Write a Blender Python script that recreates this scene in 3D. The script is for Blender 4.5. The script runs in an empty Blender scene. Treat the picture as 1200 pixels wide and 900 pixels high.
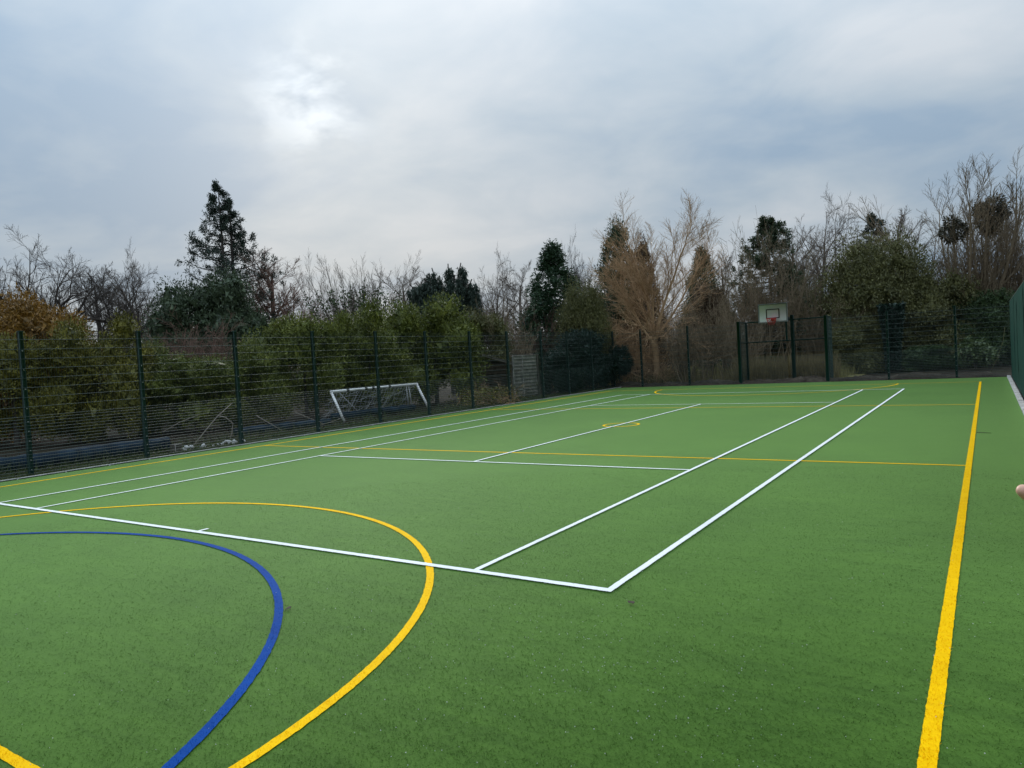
import bpy, math
import numpy as np
from mathutils import Matrix, Vector

S = bpy.context.scene
COL = S.collection

# ------------------------------------------------------------------ camera
CAM = np.array([7.8953, -5.0310, 1.8514])
FX = 845.99 / 1200.0                      # focal length in picture widths
YAW, PITCH, ROLL = -0.584149, -0.034601, -0.057197
_cy, _sy, _cp, _sp = math.cos(YAW), math.sin(YAW), math.cos(PITCH), math.sin(PITCH)
FWD = np.array([_sy * _cp, _cy * _cp, _sp])
_r = np.array([_cy, -_sy, 0.0]); _u = np.cross(_r, FWD)
RIGHT = math.cos(ROLL) * _r + math.sin(ROLL) * _u
UP = -math.sin(ROLL) * _r + math.cos(ROLL) * _u
cam = bpy.data.cameras.new('camera')
cam.sensor_width = 36.0; cam.lens = 36.0 * FX
cam.clip_start = 0.05; cam.clip_end = 2000.0
co = bpy.data.objects.new('camera', cam); COL.objects.link(co)
m = Matrix.Identity(4)
for i in range(3):
    m[i][0], m[i][1], m[i][2], m[i][3] = RIGHT[i], UP[i], -FWD[i], CAM[i]
co.matrix_world = m
S.camera = co

# ------------------------------------------------------------------ sky, sun, exposure
SUN_AZ, SUN_EL = math.radians(-47.8), math.radians(19.6)
SUN = (math.sin(SUN_AZ) * math.cos(SUN_EL), math.cos(SUN_AZ) * math.cos(SUN_EL), math.sin(SUN_EL))
w = bpy.data.worlds.new('World'); S.world = w; w.use_nodes = True
nt = w.node_tree; nt.nodes.clear()
def N(tree, typ, **kw):
    n = tree.nodes.new(typ)
    for k, v in kw.items():
        setattr(n, k, v)
    return n
def val(tree, v):
    n = tree.nodes.new('ShaderNodeValue'); n.outputs[0].default_value = v; return n.outputs[0]
def mth(tree, op, a, b=None, c=None, clamp=False):
    n = tree.nodes.new('ShaderNodeMath'); n.operation = op; n.use_clamp = clamp
    for i, x in enumerate((a, b, c)):
        if x is None: continue
        if isinstance(x, (int, float)): n.inputs[i].default_value = x
        else: tree.links.new(x, n.inputs[i])
    return n.outputs[0]
def mixc(tree, f, a, b, blend='MIX'):
    n = tree.nodes.new('ShaderNodeMix'); n.data_type = 'RGBA'; n.blend_type = blend
    for i, x in ((0, f), (6, a), (7, b)):
        if isinstance(x, (int, float)): n.inputs[i].default_value = x
        elif isinstance(x, (tuple, list)): n.inputs[i].default_value = (*x[:3], 1)
        else: tree.links.new(x, n.inputs[i])
    return n.outputs[2]
def noise(tree, vec, scale, detail=4, rough=.55, dist=0.0):
    n = tree.nodes.new('ShaderNodeTexNoise')
    n.inputs['Scale'].default_value = scale; n.inputs['Detail'].default_value = detail
    n.inputs['Roughness'].default_value = rough; n.inputs['Distortion'].default_value = dist
    if vec is not None: tree.links.new(vec, n.inputs['Vector'])
    return n.outputs['Fac']
def ramp(tree, f, stops):
    n = tree.nodes.new('ShaderNodeValToRGB'); e = n.color_ramp.elements
    while len(e) < len(stops): e.new(.5)
    for i, (p, c) in enumerate(stops):
        e[i].position = p; e[i].color = (*c, 1) if len(c) == 3 else c
    tree.links.new(f, n.inputs[0]); return n.outputs[0]

sky = N(nt, 'ShaderNodeTexSky', sky_type='NISHITA')
sky.sun_disc = False; sky.sun_elevation = SUN_EL; sky.sun_rotation = SUN_AZ
sky.air_density = 1.0; sky.dust_density = 1.5
tc = N(nt, 'ShaderNodeTexCoord')
sep = N(nt, 'ShaderNodeSeparateXYZ'); nt.links.new(tc.outputs['Generated'], sep.inputs[0])
zc = mth(nt, 'MAXIMUM', sep.outputs[2], 0.0)
zz = mth(nt, 'ADD', zc, 0.22)
cv = N(nt, 'ShaderNodeCombineXYZ')                      # the cloud deck, seen from below
nt.links.new(mth(nt, 'DIVIDE', sep.outputs[0], zz), cv.inputs[0])
nt.links.new(mth(nt, 'DIVIDE', sep.outputs[1], zz), cv.inputs[1])
mp = N(nt, 'ShaderNodeMapping'); nt.links.new(cv.outputs[0], mp.inputs[0])
mp.inputs['Location'].default_value = (3.2, 1.1, 0)
n1 = noise(nt, mp.outputs[0], 0.75, 5, .5, .3)
n2 = noise(nt, mp.outputs[0], 2.3, 6, .55, .4)
nn = mth(nt, 'ADD', mth(nt, 'MULTIPLY', n1, .72), mth(nt, 'MULTIPLY', n2, .28))
cloud = ramp(nt, nn, [(.40, (.232, .312, .405)), (.50, (.328, .390, .450)), (.605, (.435, .472, .510))])
lift = mth(nt, 'ADD', mth(nt, 'ADD', .95, mth(nt, 'MULTIPLY', zc, .12)), mth(nt, 'MULTIPLY', mth(nt, 'MULTIPLY', zc, zc), 3.0))
cloud = mixc(nt, 1.0, cloud, lift, 'MULTIPLY')
dot = N(nt, 'ShaderNodeVectorMath', operation='DOT_PRODUCT')
nrm = N(nt, 'ShaderNodeVectorMath', operation='NORMALIZE'); nt.links.new(tc.outputs['Generated'], nrm.inputs[0])
nt.links.new(nrm.outputs[0], dot.inputs[0]); dot.inputs[1].default_value = SUN
dp = mth(nt, 'MAXIMUM', dot.outputs['Value'], 0.0)
g1 = mth(nt, 'MULTIPLY', mth(nt, 'POWER', dp, 60.0), .055)
n3 = noise(nt, mp.outputs[0], 5.0, 4, .55, .3)
thin = mth(nt, 'MULTIPLY', mth(nt, 'SUBTRACT', n3, .45), 6.0, clamp=True)
g2 = mth(nt, 'MULTIPLY', mth(nt, 'MULTIPLY', mth(nt, 'POWER', dp, 620.0), thin), .30)
glow = mixc(nt, 1.0, (1.0, .97, .90), mth(nt, 'ADD', g1, g2), 'MULTIPLY')
cloud = mixc(nt, 1.0, cloud, glow, 'ADD')
SKY_K = 0.10
cloud = mixc(nt, 1.0, cloud, (1 / SKY_K,) * 3, 'MULTIPLY')
full = mixc(nt, .96, sky.outputs[0], cloud)
bg = N(nt, 'ShaderNodeBackground'); bg.inputs['Strength'].default_value = SKY_K
nt.links.new(full, bg.inputs['Color'])
wo = N(nt, 'ShaderNodeOutputWorld'); nt.links.new(bg.outputs[0], wo.inputs['Surface'])

sl = bpy.data.lights.new('sun', 'SUN'); sl.energy = 1.4; sl.angle = math.radians(25); sl.color = (1, .95, .87)
so = bpy.data.objects.new('sun', sl); COL.objects.link(so)
so.rotation_euler = Vector(SUN).to_track_quat('Z', 'Y').to_euler()
so.location = (0, 0, 40)
S.view_settings.view_transform = 'Standard'; S.view_settings.look = 'None'
S.view_settings.exposure = 0.24; S.view_settings.gamma = 1.0; S.view_settings.use_curve_mapping = False

# ------------------------------------------------------------------ helpers: placing
def look(u, v, d):
    """world point seen at photo position (u, v) of the 1200x900 picture, d metres along the view axis"""
    return CAM + d * (FWD + (u - 600) / 845.99 * RIGHT - (v - 450) / 845.99 * UP)
def stand(u, v, d):
    p = look(u, v, d); return np.array([p[0], p[1], 0.0]), float(p[2])

# ------------------------------------------------------------------ helpers: meshes
def mesh_data(name, V, F, mat=None, smooth=False):
    V = np.asarray(V, dtype=np.float32)
    Fs = F if isinstance(F, list) else [F]
    Fs = [np.asarray(f, dtype=np.int32) for f in Fs if len(f)]
    me = bpy.data.meshes.new(name)
    me.vertices.add(len(V)); me.vertices.foreach_set('co', V.ravel())
    loops = np.concatenate([f.ravel() for f in Fs]); sizes = np.concatenate([np.full(len(f), f.shape[1], np.int32) for f in Fs])
    me.loops.add(len(loops)); me.loops.foreach_set('vertex_index', loops)
    me.polygons.add(len(sizes))
    st = np.zeros(len(sizes), np.int32); st[1:] = np.cumsum(sizes)[:-1]
    me.polygons.foreach_set('loop_start', st)
    try: me.polygons.foreach_set('loop_total', sizes)
    except Exception: pass
    if smooth: me.polygons.foreach_set('use_smooth', np.ones(len(sizes), bool))
    if mat is not None:
        for mm in (mat if isinstance(mat, (list, tuple)) else [mat]): me.materials.append(mm)
    me.update(calc_edges=True); me.validate()
    return me
def link(name, me, parent=None, loc=None):
    o = bpy.data.objects.new(name, me); COL.objects.link(o)
    if parent is not None: o.parent = parent
    if loc is not None: o.location = loc
    return o
def tag(o, label=None, cat=None, group=None, kind=None):
    if label: o['label'] = label
    if cat: o['category'] = cat
    if group: o['group'] = group
    if kind: o['kind'] = kind
    return o
def thing(name, label, cat, loc=(0, 0, 0), group=None, rz=0.0):
    o = bpy.data.objects.new(name, None); COL.objects.link(o)
    o.location = loc; o.rotation_euler = (0, 0, rz); o.empty_display_size = .2
    return tag(o, label, cat, group)

class MB:
    """collects boxes, bars, tubes, sheets into one mesh"""
    def __init__(s): s.V = []; s.Q = []; s.T = []; s.n = 0
    def add(s, V, Q=None, T=None):
        V = np.asarray(V, float)
        if Q is not None and len(Q): s.Q.append(np.asarray(Q) + s.n)
        if T is not None and len(T): s.T.append(np.asarray(T) + s.n)
        s.V.append(V); s.n += len(V); return s
    def box(s, c, d, rot=None):
        x, y, z = np.asarray(d, float) / 2
        V = np.array([[-x,-y,-z],[x,-y,-z],[x,y,-z],[-x,y,-z],[-x,-y,z],[x,-y,z],[x,y,z],[-x,y,z]])
        if rot is not None: V = V @ np.array(rot).T
        return s.add(V + np.asarray(c, float), [[0,3,2,1],[4,5,6,7],[0,1,5,4],[1,2,6,5],[2,3,7,6],[3,0,4,7]])
    def bbox(s, c, d, b, rot=None):
        """box with chamfered edges"""
        x, y, z = np.asarray(d, float) / 2
        pts = []
        for sx in (-1, 1):
            for sy in (-1, 1):
                for sz in (-1, 1):
                    pts += [(sx*(x-b), sy*(y-b), sz*z), (sx*(x-b), sy*y, sz*(z-b)), (sx*x, sy*(y-b), sz*(z-b))]
        V = np.array(pts)
        if rot is not None: V = V @ np.array(rot).T
        def i(sx, sy, sz, k): return (((sx > 0) * 4 + (sy > 0) * 2 + (sz > 0)) * 3 + k)
        Q = []; T = []
        for sz in (-1, 1): Q.append([i(-1,-1,sz,0), i(1,-1,sz,0), i(1,1,sz,0), i(-1,1,sz,0)][::sz])
        for sy in (-1, 1): Q.append([i(-1,sy,-1,1), i(1,sy,-1,1), i(1,sy,1,1), i(-1,sy,1,1)][::-sy])
        for sx in (-1, 1): Q.append([i(sx,-1,-1,2), i(sx,1,-1,2), i(sx,1,1,2), i(sx,-1,1,2)][::sx])
        for a in (-1, 1):
            for c2 in (-1, 1):
                Q.append([i(-1,a,c2,0), i(1,a,c2,0), i(1,a,c2,1), i(-1,a,c2,1)])
                Q.append([i(a,-1,c2,0), i(a,1,c2,0), i(a,1,c2,2), i(a,-1,c2,2)])
                Q.append([i(a,c2,-1,1), i(a,c2,1,1), i(a,c2,1,2), i(a,c2,-1,2)])
        for sx in (-1, 1):
            for sy in (-1, 1):
                for sz in (-1, 1): T.append([i(sx,sy,sz,0), i(sx,sy,sz,1), i(sx,sy,sz,2)])
        return s.add(V + np.asarray(c, float), Q, T)
    def tube(s, P, R, k=6, cap=True):
        P = np.asarray(P, float)[None]; R = np.broadcast_to(np.asarray(R, float), P.shape[1])[None]
        V, Q = tubes(P, R, k); n = P.shape[1]
        T = []
        if cap:
            c0 = len(V); V = np.vstack([V, P[0, 0], P[0, -1]])
            for j in range(k):
                T.append([c0, (j + 1) % k, j]); T.append([c0 + 1, (n-1)*k + j, (n-1)*k + (j + 1) % k])
        return s.add(V, Q, T)
    def make(s, name, mat, parent=None, smooth=False, loc=None, origin=(0, 0, 0)):
        F = []
        if s.Q: F.append(np.vstack(s.Q))
        if s.T: F.append(np.vstack(s.T))
        return link(name, mesh_data(name, np.vstack(s.V) - np.asarray(origin, float), F, mat, smooth), parent, loc)

def nrmz(a): return a / np.maximum(np.linalg.norm(a, axis=-1, keepdims=True), 1e-9)
def tubes(P, R, k):
    """N polylines (N,n,3) with radii (N,n) to k-sided tubes"""
    Nn, n, _ = P.shape
    T = nrmz(np.gradient(P, axis=1))
    main = nrmz(P[:, -1] - P[:, 0])
    ref = np.where(np.abs(main[:, 2:3]) > .8, np.array([[1., 0, 0]]), np.array([[0, 0, 1.]]))[:, None, :]
    U = nrmz(np.cross(T, np.broadcast_to(ref, T.shape))); Wv = np.cross(T, U)
    a = np.arange(k) * 2 * np.pi / k
    V = P[:, :, None] + R[:, :, None, None] * (np.cos(a)[None, None, :, None] * U[:, :, None] + np.sin(a)[None, None, :, None] * Wv[:, :, None])
    V = V.reshape(-1, 3)
    b = (np.arange(Nn) * n * k)[:, None, None] + (np.arange(n - 1) * k)[None, :, None]
    j = np.arange(k)[None, None]; j2 = (j + 1) % k
    Q = np.stack([b + j, b + j2, b + k + j2, b + k + j], -1).reshape(-1, 4)
    return V, Q

# ------------------------------------------------------------------ helpers: growing wood
def stems(rng, base, dirs, length, r0, r1, pts, wig, trop=0.0):
    base = np.atleast_2d(base).astype(float); Nn = len(base)
    d = nrmz(np.atleast_2d(dirs).astype(float)); length = np.broadcast_to(length, Nn).astype(float)
    P = np.zeros((Nn, pts, 3)); P[:, 0] = base
    for k in range(1, pts):
        d = nrmz(d + wig * rng.normal(size=(Nn, 3)) + np.array([0, 0, trop]))
        P[:, k] = P[:, k-1] + d * (length / (pts - 1))[:, None]
    t = np.linspace(0, 1, pts)
    R = np.broadcast_to(r0, Nn)[:, None] * (1 - t) + np.broadcast_to(r1, Nn)[:, None] * t
    return P, R
def branch(rng, P, R, n, ratio, ang, pts, wig, trop=0.0, tmin=.25, tmax=1.0, rr=.6, rmin=.006, tip=.35, taper=.5):
    Nn, m, _ = P.shape
    seg = np.linalg.norm(np.diff(P, axis=1), axis=2).sum(1)
    idx = np.repeat(np.arange(Nn), n); K = len(idx)
    t = tmin + (tmax - tmin) * ((np.tile(np.arange(n), Nn) + rng.random(K)) / n)
    f = np.clip(t * (m - 1), 0, m - 1.001); i0 = f.astype(int); fr = (f - i0)[:, None]
    p = P[idx, i0] * (1 - fr) + P[idx, i0 + 1] * fr
    T = nrmz(P[idx, i0 + 1] - P[idx, i0])
    pr = R[idx, i0] * (1 - fr[:, 0]) + R[idx, i0 + 1] * fr[:, 0]
    rnd = rng.normal(size=(K, 3)); U = nrmz(np.cross(T, rnd))
    a = np.radians(ang[0] + ang[1] * rng.normal(size=K))[:, None]
    d = np.cos(a) * T + np.sin(a) * U
    L = seg[idx] * ratio * (1 - taper * t) * rng.uniform(.65, 1.25, K)
    r0 = np.maximum(pr * rr, rmin)
    return stems(rng, p, d, L, r0, np.maximum(r0 * tip, rmin * .7), pts, wig, trop)
def wood(parts, sides, sag=None):
    V = []; Q = []; n = 0
    for (P, R), k in zip(parts, sides):
        v, q = tubes(P, R, k); V.append(v); Q.append(q + n); n += len(v)
    return np.vstack(V), np.vstack(Q)

# ------------------------------------------------------------------ helpers: leaves
def leaf_quads(rng, p, axis, L, W):
    n = len(p); a = nrmz(axis)
    side = nrmz(np.cross(a, rng.normal(size=(n, 3)))); nor = np.cross(a, side)
    L = np.broadcast_to(L, n)[:, None] * rng.uniform(.7, 1.3, (n, 1)); W = np.broadcast_to(W, n)[:, None] * rng.uniform(.7, 1.3, (n, 1))
    V = np.stack([p, p + a * L * .45 + side * W / 2 + nor * W * .25, p + a * L, p + a * L * .45 - side * W / 2 + nor * W * .25], 1).reshape(-1, 3)
    return V, np.arange(4 * n).reshape(-1, 4)
_ico = None
def ico():
    global _ico
    if _ico is None:
        import bmesh
        bm = bmesh.new(); bmesh.ops.create_icosphere(bm, subdivisions=2, radius=1.0)
        _ico = (np.array([v.co[:] for v in bm.verts]), np.array([[v.index for v in f.verts] for f in bm.faces])); bm.free()
    return _ico
def sphere(rng, n): return nrmz(rng.normal(size=(n, 3)))
def leafy(rng, C, R, n, L, W, up=.3, out=1.0, rnd=.6, core=.6, lo=.6, hi=1.08, zmin=0.0):
    """leaves over many lumps; C (m,3) lump centres, R (m,) or (m,3) radii"""
    R = np.asarray(R, float)
    if R.ndim == 1: R = np.repeat(R[:, None], 3, 1)
    area = (R[:, 0] * R[:, 2]); k = rng.choice(len(C), n, p=area / area.sum())
    R = R * rng.uniform(.8, 1.25, R.shape); d = sphere(rng, n); p = C[k] + d * R[k] * rng.uniform(lo, hi, (n, 1))
    keep = p[:, 2] > zmin
    for j in range(len(C)):
        q = (((p - C[j]) / R[j]) ** 2).sum(1)
        keep &= ~((q < .45) & (k != j))
    p, d = p[keep], d[keep]
    ax = d * out + np.array([0, 0, up]) + rnd * rng.normal(size=(len(p), 3))
    V, Q = leaf_quads(rng, p, ax, L, W)
    F = [Q]
    if core > 0:
        iv, it = ico(); Vc = []; Tc = []; n0 = len(V)
        for j in range(len(C)):
            vv = C[j] + iv * R[j] * core * rng.uniform(.75, 1.15, (len(iv), 1))
            vv[:, 2] = np.maximum(vv[:, 2], zmin - .02)
            tri = vv[it]
            for _ in range(0 if R[j].min() < .75 else 1 if R[j].min() < 1.4 else 2):      # big lumps: smaller facets
                m01, m12, m20 = (tri[:, 0] + tri[:, 1]) / 2, (tri[:, 1] + tri[:, 2]) / 2, (tri[:, 2] + tri[:, 0]) / 2
                tri = np.concatenate([np.stack(q_, 1) for q_ in ((tri[:, 0], m01, m20), (m01, tri[:, 1], m12), (m20, m12, tri[:, 2]), (m01, m12, m20))])
            tv = tri.reshape(-1, 3) + rng.normal(size=(tri.shape[0] * 3, 3)) * .055
            Vc.append(tv); Tc.append(np.arange(len(tv)).reshape(-1, 3) + n0); n0 += len(tv)
        V = np.vstack([V] + Vc); F.append(np.vstack(Tc))
    return V, F
def lumps_ellipsoid(rng, c, rad, n, lr, fill=.72, flat=-0.6):
    d = sphere(rng, n * 3); d = d[d[:, 2] > flat][:n]
    C = np.asarray(c) + d * np.asarray(rad) * fill * rng.uniform(.75, 1.08, (len(d), 1))
    C = np.vstack([C, np.asarray(c)[None]])
    R = lr * rng.uniform(.65, 1.3, len(C)); R[-1] = min(rad) * .72
    return C, R
def lumps_cone(rng, base, H, Rb, n, lr, p=.8, z0=.05, round_=.0):
    t = z0 + (1 - z0) * rng.random(n) ** .85
    prof = Rb * np.clip(1 - t, 0.02, 1) ** p
    if round_: prof = prof * np.clip((t + .1) / round_, 0, 1) ** .5
    a = rng.random(n) * 6.283
    C = np.stack([np.cos(a) * prof * .72, np.sin(a) * prof * .72, t * H * .97], 1) + np.asarray(base)
    R = np.stack([lr * (.35 + .8 * (1 - t))] * 2 + [lr * (.55 + .9 * (1 - t))], 1) * rng.uniform(.75, 1.25, (n, 1))
    m = 8; tt = np.linspace(.08, .93, m)
    C2 = np.stack([0 * tt, 0 * tt, tt * H], 1) + np.asarray(base)
    R2 = np.stack([np.maximum(Rb * (1 - tt) ** p * .75, .15)] * 2 + [np.full(m, H / m * .9)], 1)
    return np.vstack([C, C2]), np.vstack([R, R2])

# ------------------------------------------------------------------ materials
def material(name):
    mt = bpy.data.materials.new(name); mt.use_nodes = True; t = mt.node_tree
    b = t.nodes['Principled BSDF']; return mt, t, b
def set_bump(t, b, h, strength, dist):
    n = t.nodes.new('ShaderNodeBump'); n.inputs['Strength'].default_value = strength; n.inputs['Distance'].default_value = dist
    t.links.new(h, n.inputs['Height']); t.links.new(n.outputs[0], b.inputs['Normal'])
def objco(t): return t.nodes.new('ShaderNodeTexCoord').outputs['Object']
def posco(t): return t.nodes.new('ShaderNodeNewGeometry').outputs['Position']
def foliage(name, stops, scale=1.2, rough=.55, trans=.12):
    mt, t, b = material(name)
    g = t.nodes.new('ShaderNodeNewGeometry')
    n = noise(t, g.outputs['Position'], scale * 1.5, 4, .65)
    f = mth(t, 'ADD', mth(t, 'MULTIPLY', g.outputs['Random Per Island'], .45), mth(t, 'MULTIPLY', mth(t, 'SUBTRACT', n, .28), 1.0), clamp=True)
    c = ramp(t, f, stops)
    t.links.new(c, b.inputs['Base Color']); b.inputs['Roughness'].default_value = rough
    b.inputs['Specular IOR Level'].default_value = .35
    if trans:
        tr = t.nodes.new('ShaderNodeBsdfTranslucent'); t.links.new(c, tr.inputs[0])
        mx = t.nodes.new('ShaderNodeMixShader'); mx.inputs[0].default_value = trans
        t.links.new(b.outputs[0], mx.inputs[1]); t.links.new(tr.outputs[0], mx.inputs[2])
        t.links.new(mx.outputs[0], t.nodes['Material Output'].inputs['Surface'])
    return mt
def bark(name, a, c, scale=6.0, rough=.9):
    mt, t, b = material(name)
    g = t.nodes.new('ShaderNodeNewGeometry')
    n = noise(t, g.outputs['Position'], scale, 5, .65)
    f = mth(t, 'ADD', mth(t, 'MULTIPLY', g.outputs['Random Per Island'], .35), mth(t, 'MULTIPLY', n, .7), clamp=True)
    t.links.new(ramp(t, f, [(.2, a), (.75, c)]), b.inputs['Base Color']); b.inputs['Roughness'].default_value = rough
    b.inputs['Specular IOR Level'].default_value = .2
    set_bump(t, b, noise(t, g.outputs['Position'], scale * 4, 3), .5, .02)
    return mt
def plain(name, c, rough=.5, metal=0.0, var=.12, scale=9.0, bump=0.0):
    mt, t, b = material(name)
    n = noise(t, posco(t), scale, 4)
    lo = tuple(x * (1 - var) for x in c); hi = tuple(min(x * (1 + var), 1) for x in c)
    t.links.new(ramp(t, n, [(.3, lo), (.7, hi)]), b.inputs['Base Color'])
    b.inputs['Roughness'].default_value = rough; b.inputs['Metallic'].default_value = metal
    if rough > .7: b.inputs['Specular IOR Level'].default_value = .12
    if bump: set_bump(t, b, noise(t, posco(t), scale * 6, 3), bump, .01)
    return mt

def turf_mat(name, a, c, sheen, var=True, streak=.5):
    mt, t, b = material(name)
    p = posco(t)
    fine = noise(t, p, 140, 2, .7)
    rpi = t.nodes.new('ShaderNodeNewGeometry').outputs['Random Per Island']
    if 'blade' in name: fine = mth(t, 'ADD', mth(t, 'MULTIPLY', fine, .55), mth(t, 'MULTIPLY', rpi, .45))
    mid = noise(t, p, 22, 4, .7)
    big = noise(t, p, .55, 4, .6, .6)
    mpp = t.nodes.new('ShaderNodeMapping'); t.links.new(p, mpp.inputs[0])
    mpp.inputs['Rotation'].default_value = (0, 0, .55); mpp.inputs['Scale'].default_value = (1.2, 5.0, 1)
    scuff = noise(t, mpp.outputs[0], 1.1, 5, .7, .8)
    f = mth(t, 'ADD', mth(t, 'MULTIPLY', fine, .28), mth(t, 'MULTIPLY', mid, .16))
    f = mth(t, 'ADD', f, mth(t, 'MULTIPLY', big, .26))
    f = mth(t, 'ADD', f, mth(t, 'MULTIPLY', scuff, .30))
    if 'green' in name or 'blade' in name:          # faint pile bands of the laid rolls
        sy = t.nodes.new('ShaderNodeSeparateXYZ'); t.links.new(p, sy.inputs[0])
        wv = mth(t, 'SINE', mth(t, 'MULTIPLY', sy.outputs[1], 1.70)); band = mth(t, 'MULTIPLY', mth(t, 'MULTIPLY', wv, 6.0), .5)
        band = mth(t, 'MINIMUM', mth(t, 'MAXIMUM', band, -1.0), 1.0); f = mth(t, 'ADD', f, mth(t, 'MULTIPLY', band, .008))
        m2 = t.nodes.new('ShaderNodeMapping'); t.links.new(p, m2.inputs[0]); m2.inputs['Rotation'].default_value = (0, 0, .12); m2.inputs['Scale'].default_value = (1.0, 9.0, 1)
        f = mth(t, 'ADD', f, mth(t, 'MULTIPLY', mth(t, 'SUBTRACT', noise(t, m2.outputs[0], 1.4, 4, .7), .5), .16))
    col = ramp(t, f, [(.39, a), (.60, c)])
    t.links.new(col, b.inputs['Base Color'])
    b.inputs['Roughness'].default_value = .75; b.inputs['Specular IOR Level'].default_value = .04
    b.inputs['Sheen Weight'].default_value = sheen; b.inputs['Sheen Roughness'].default_value = .3
    b.inputs['Sheen Tint'].default_value = (.43, .76, .26, 1)
    set_bump(t, b, mth(t, 'ADD', fine, mth(t, 'MULTIPLY', mid, .8)), (.2 if 'green' in name else .4), .010)
    return mt
def glossy(mt, w):
    b = mt.node_tree.nodes['Principled BSDF']; b.inputs['Coat Weight'].default_value = w; b.inputs['Coat Roughness'].default_value = .25
    return mt

MAT = dict(
    turf=turf_mat('turf_green', (.033, .077, .010), (.066, .138, .019), 1.0),
    pile=turf_mat('turf_blade', (.035, .082, .011), (.080, .164, .026), .3),
    tw=turf_mat('turf_white', (.74, .76, .74), (.90, .91, .89), 0),
    ty=turf_mat('turf_yellow', (.80, .43, .0), (.98, .58, .0), 0),
    tb=turf_mat('turf_blue', (.0, .036, .19), (.0, .064, .31), 0),
    post=plain('green_powder_coat', (.008, .045, .036), .38),
    wire=plain('green_wire', (.028, .052, .044), .45),
    sheet=plain('dark_green_sheet', (.002, .046, .033), .95, var=.15, scale=2.0, bump=.2),
    steel=plain('galvanised_clip', (.55, .58, .56), .35, .6),
    kerb=plain('kerb_concrete', (.50, .50, .48), .85, var=.18, scale=5, bump=.4),
    board=glossy(plain('white_board', (.93, .92, .93), .35, var=.03), 1.0),
    alu=plain('grey_edge', (.30, .32, .33), .4, .5),
    black=plain('black_line', (.02, .02, .022), .5),
    red=plain('red_steel', (.42, .02, .015), .4),
    goalw=plain('worn_white_paint', (.72, .72, .70), .45, var=.2, scale=3),
    tape=plain('dark_tape', (.03, .03, .03), .6),
    net=plain('old_net', (.42, .43, .43), .8),
    plank=plain('weathered_board', (.52, .50, .46), .85, var=.35, scale=4, bump=.5),
    brown=plain('brown_board', (.13, .10, .07), .85, var=.35, scale=4, bump=.5),
    felt=plain('pale_batten', (.26, .24, .20), .8),
    tarp=plain('blue_grey_tarpaulin', (.010, .022, .036), .85, var=.6, scale=3, bump=.6),
    rubble=plain('pale_rubble', (.62, .62, .60), .85, var=.2, scale=12, bump=.5),
    block=plain('concrete_block', (.34, .31, .28), .9, var=.2, scale=12, bump=.5),
    stick=bark('pale_stick', (.12, .105, .085), (.24, .21, .17)),
    oak=bark('dark_bark', (.032, .028, .025), (.085, .072, .062)),
    grey=bark('grey_bark', (.075, .060, .048), (.175, .145, .118)),
    redb=bark('reddish_bark', (.11, .062, .048), (.23, .145, .11)),
    tan=bark('tan_willow_bark', (.27, .165, .085), (.50, .335, .195)),
    brownb=bark('brown_thicket_bark', (.105, .080, .050), (.24, .185, .12)),
    olive=bark('olive_twig_bark', (.09, .088, .04), (.20, .19, .09)),
    f_hedge=foliage('hedge_leaf', [(.15, (.042, .056, .010)), (.6, (.135, .158, .026)), (.95, (.33, .34, .06))], 1.0),
    f_rust=foliage('rusty_conifer_leaf', [(.15, (.080, .050, .010)), (.55, (.23, .12, .02)), (.95, (.36, .21, .04))], .9),
    f_rust2=foliage('olive_conifer_leaf', [(.15, (.044, .048, .009)), (.55, (.14, .132, .016)), (.95, (.29, .255, .035))], .9),
    f_dark=foliage('dark_evergreen_leaf', [(.15, (.026, .042, .022)), (.6, (.060, .090, .042)), (.95, (.12, .155, .075))], 1.1),
    f_blue=foliage('blue_green_needle', [(.15, (.018, .032, .024)), (.6, (.042, .066, .046)), (.95, (.085, .115, .08))], .8),
    f_cone=foliage('cone_tree_leaf', [(.15, (.014, .034, .016)), (.6, (.036, .075, .032)), (.95, (.075, .125, .05))], 1.0),
    f_black=foliage('deep_green_hedge_leaf', [(.15, (.006, .018, .012)), (.6, (.012, .034, .022)), (.95, (.03, .06, .035))], 1.0),
    f_brown=foliage('browned_conifer_leaf', [(.15, (.05, .031, .017)), (.6, (.11, .070, .038)), (.95, (.19, .125, .07))], .9),
    f_olive=foliage('olive_leaf', [(.15, (.056, .060, .019)), (.6, (.13, .13, .045)), (.95, (.24, .23, .085))], .8),
    f_ivy=foliage('ivy_leaf', [(.15, (.022, .044, .016)), (.6, (.060, .100, .034)), (.95, (.13, .175, .065))], 1.2),
    f_ivyb=foliage('dull_ivy_leaf', [(.15, (.030, .030, .018)), (.6, (.065, .062, .036)), (.95, (.115, .11, .06))], 1.2),
    f_laurel=foliage('laurel_leaf', [(.15, (.035, .06, .020)), (.6, (.10, .14, .05)), (.95, (.24, .29, .14))], 2.0, .35),
    straw=foliage('dry_straw', [(.1, (.11, .09, .04)), (.6, (.22, .175, .08)), (.95, (.36, .30, .15))], 1.5, .8),
    meadow=foliage('meadow_blade', [(.1, (.13, .12, .04)), (.6, (.24, .22, .08)), (.95, (.34, .31, .13))], .6, .8),
    verge=foliage('verge_blade', [(.1, (.04, .06, .018)), (.6, (.085, .115, .035)), (.95, (.16, .17, .07))], .8, .8),
    dead=foliage('dead_leaf', [(.2, (.020, .014, .010)), (.8, (.06, .04, .025))], 3, .8, 0),
)

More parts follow.
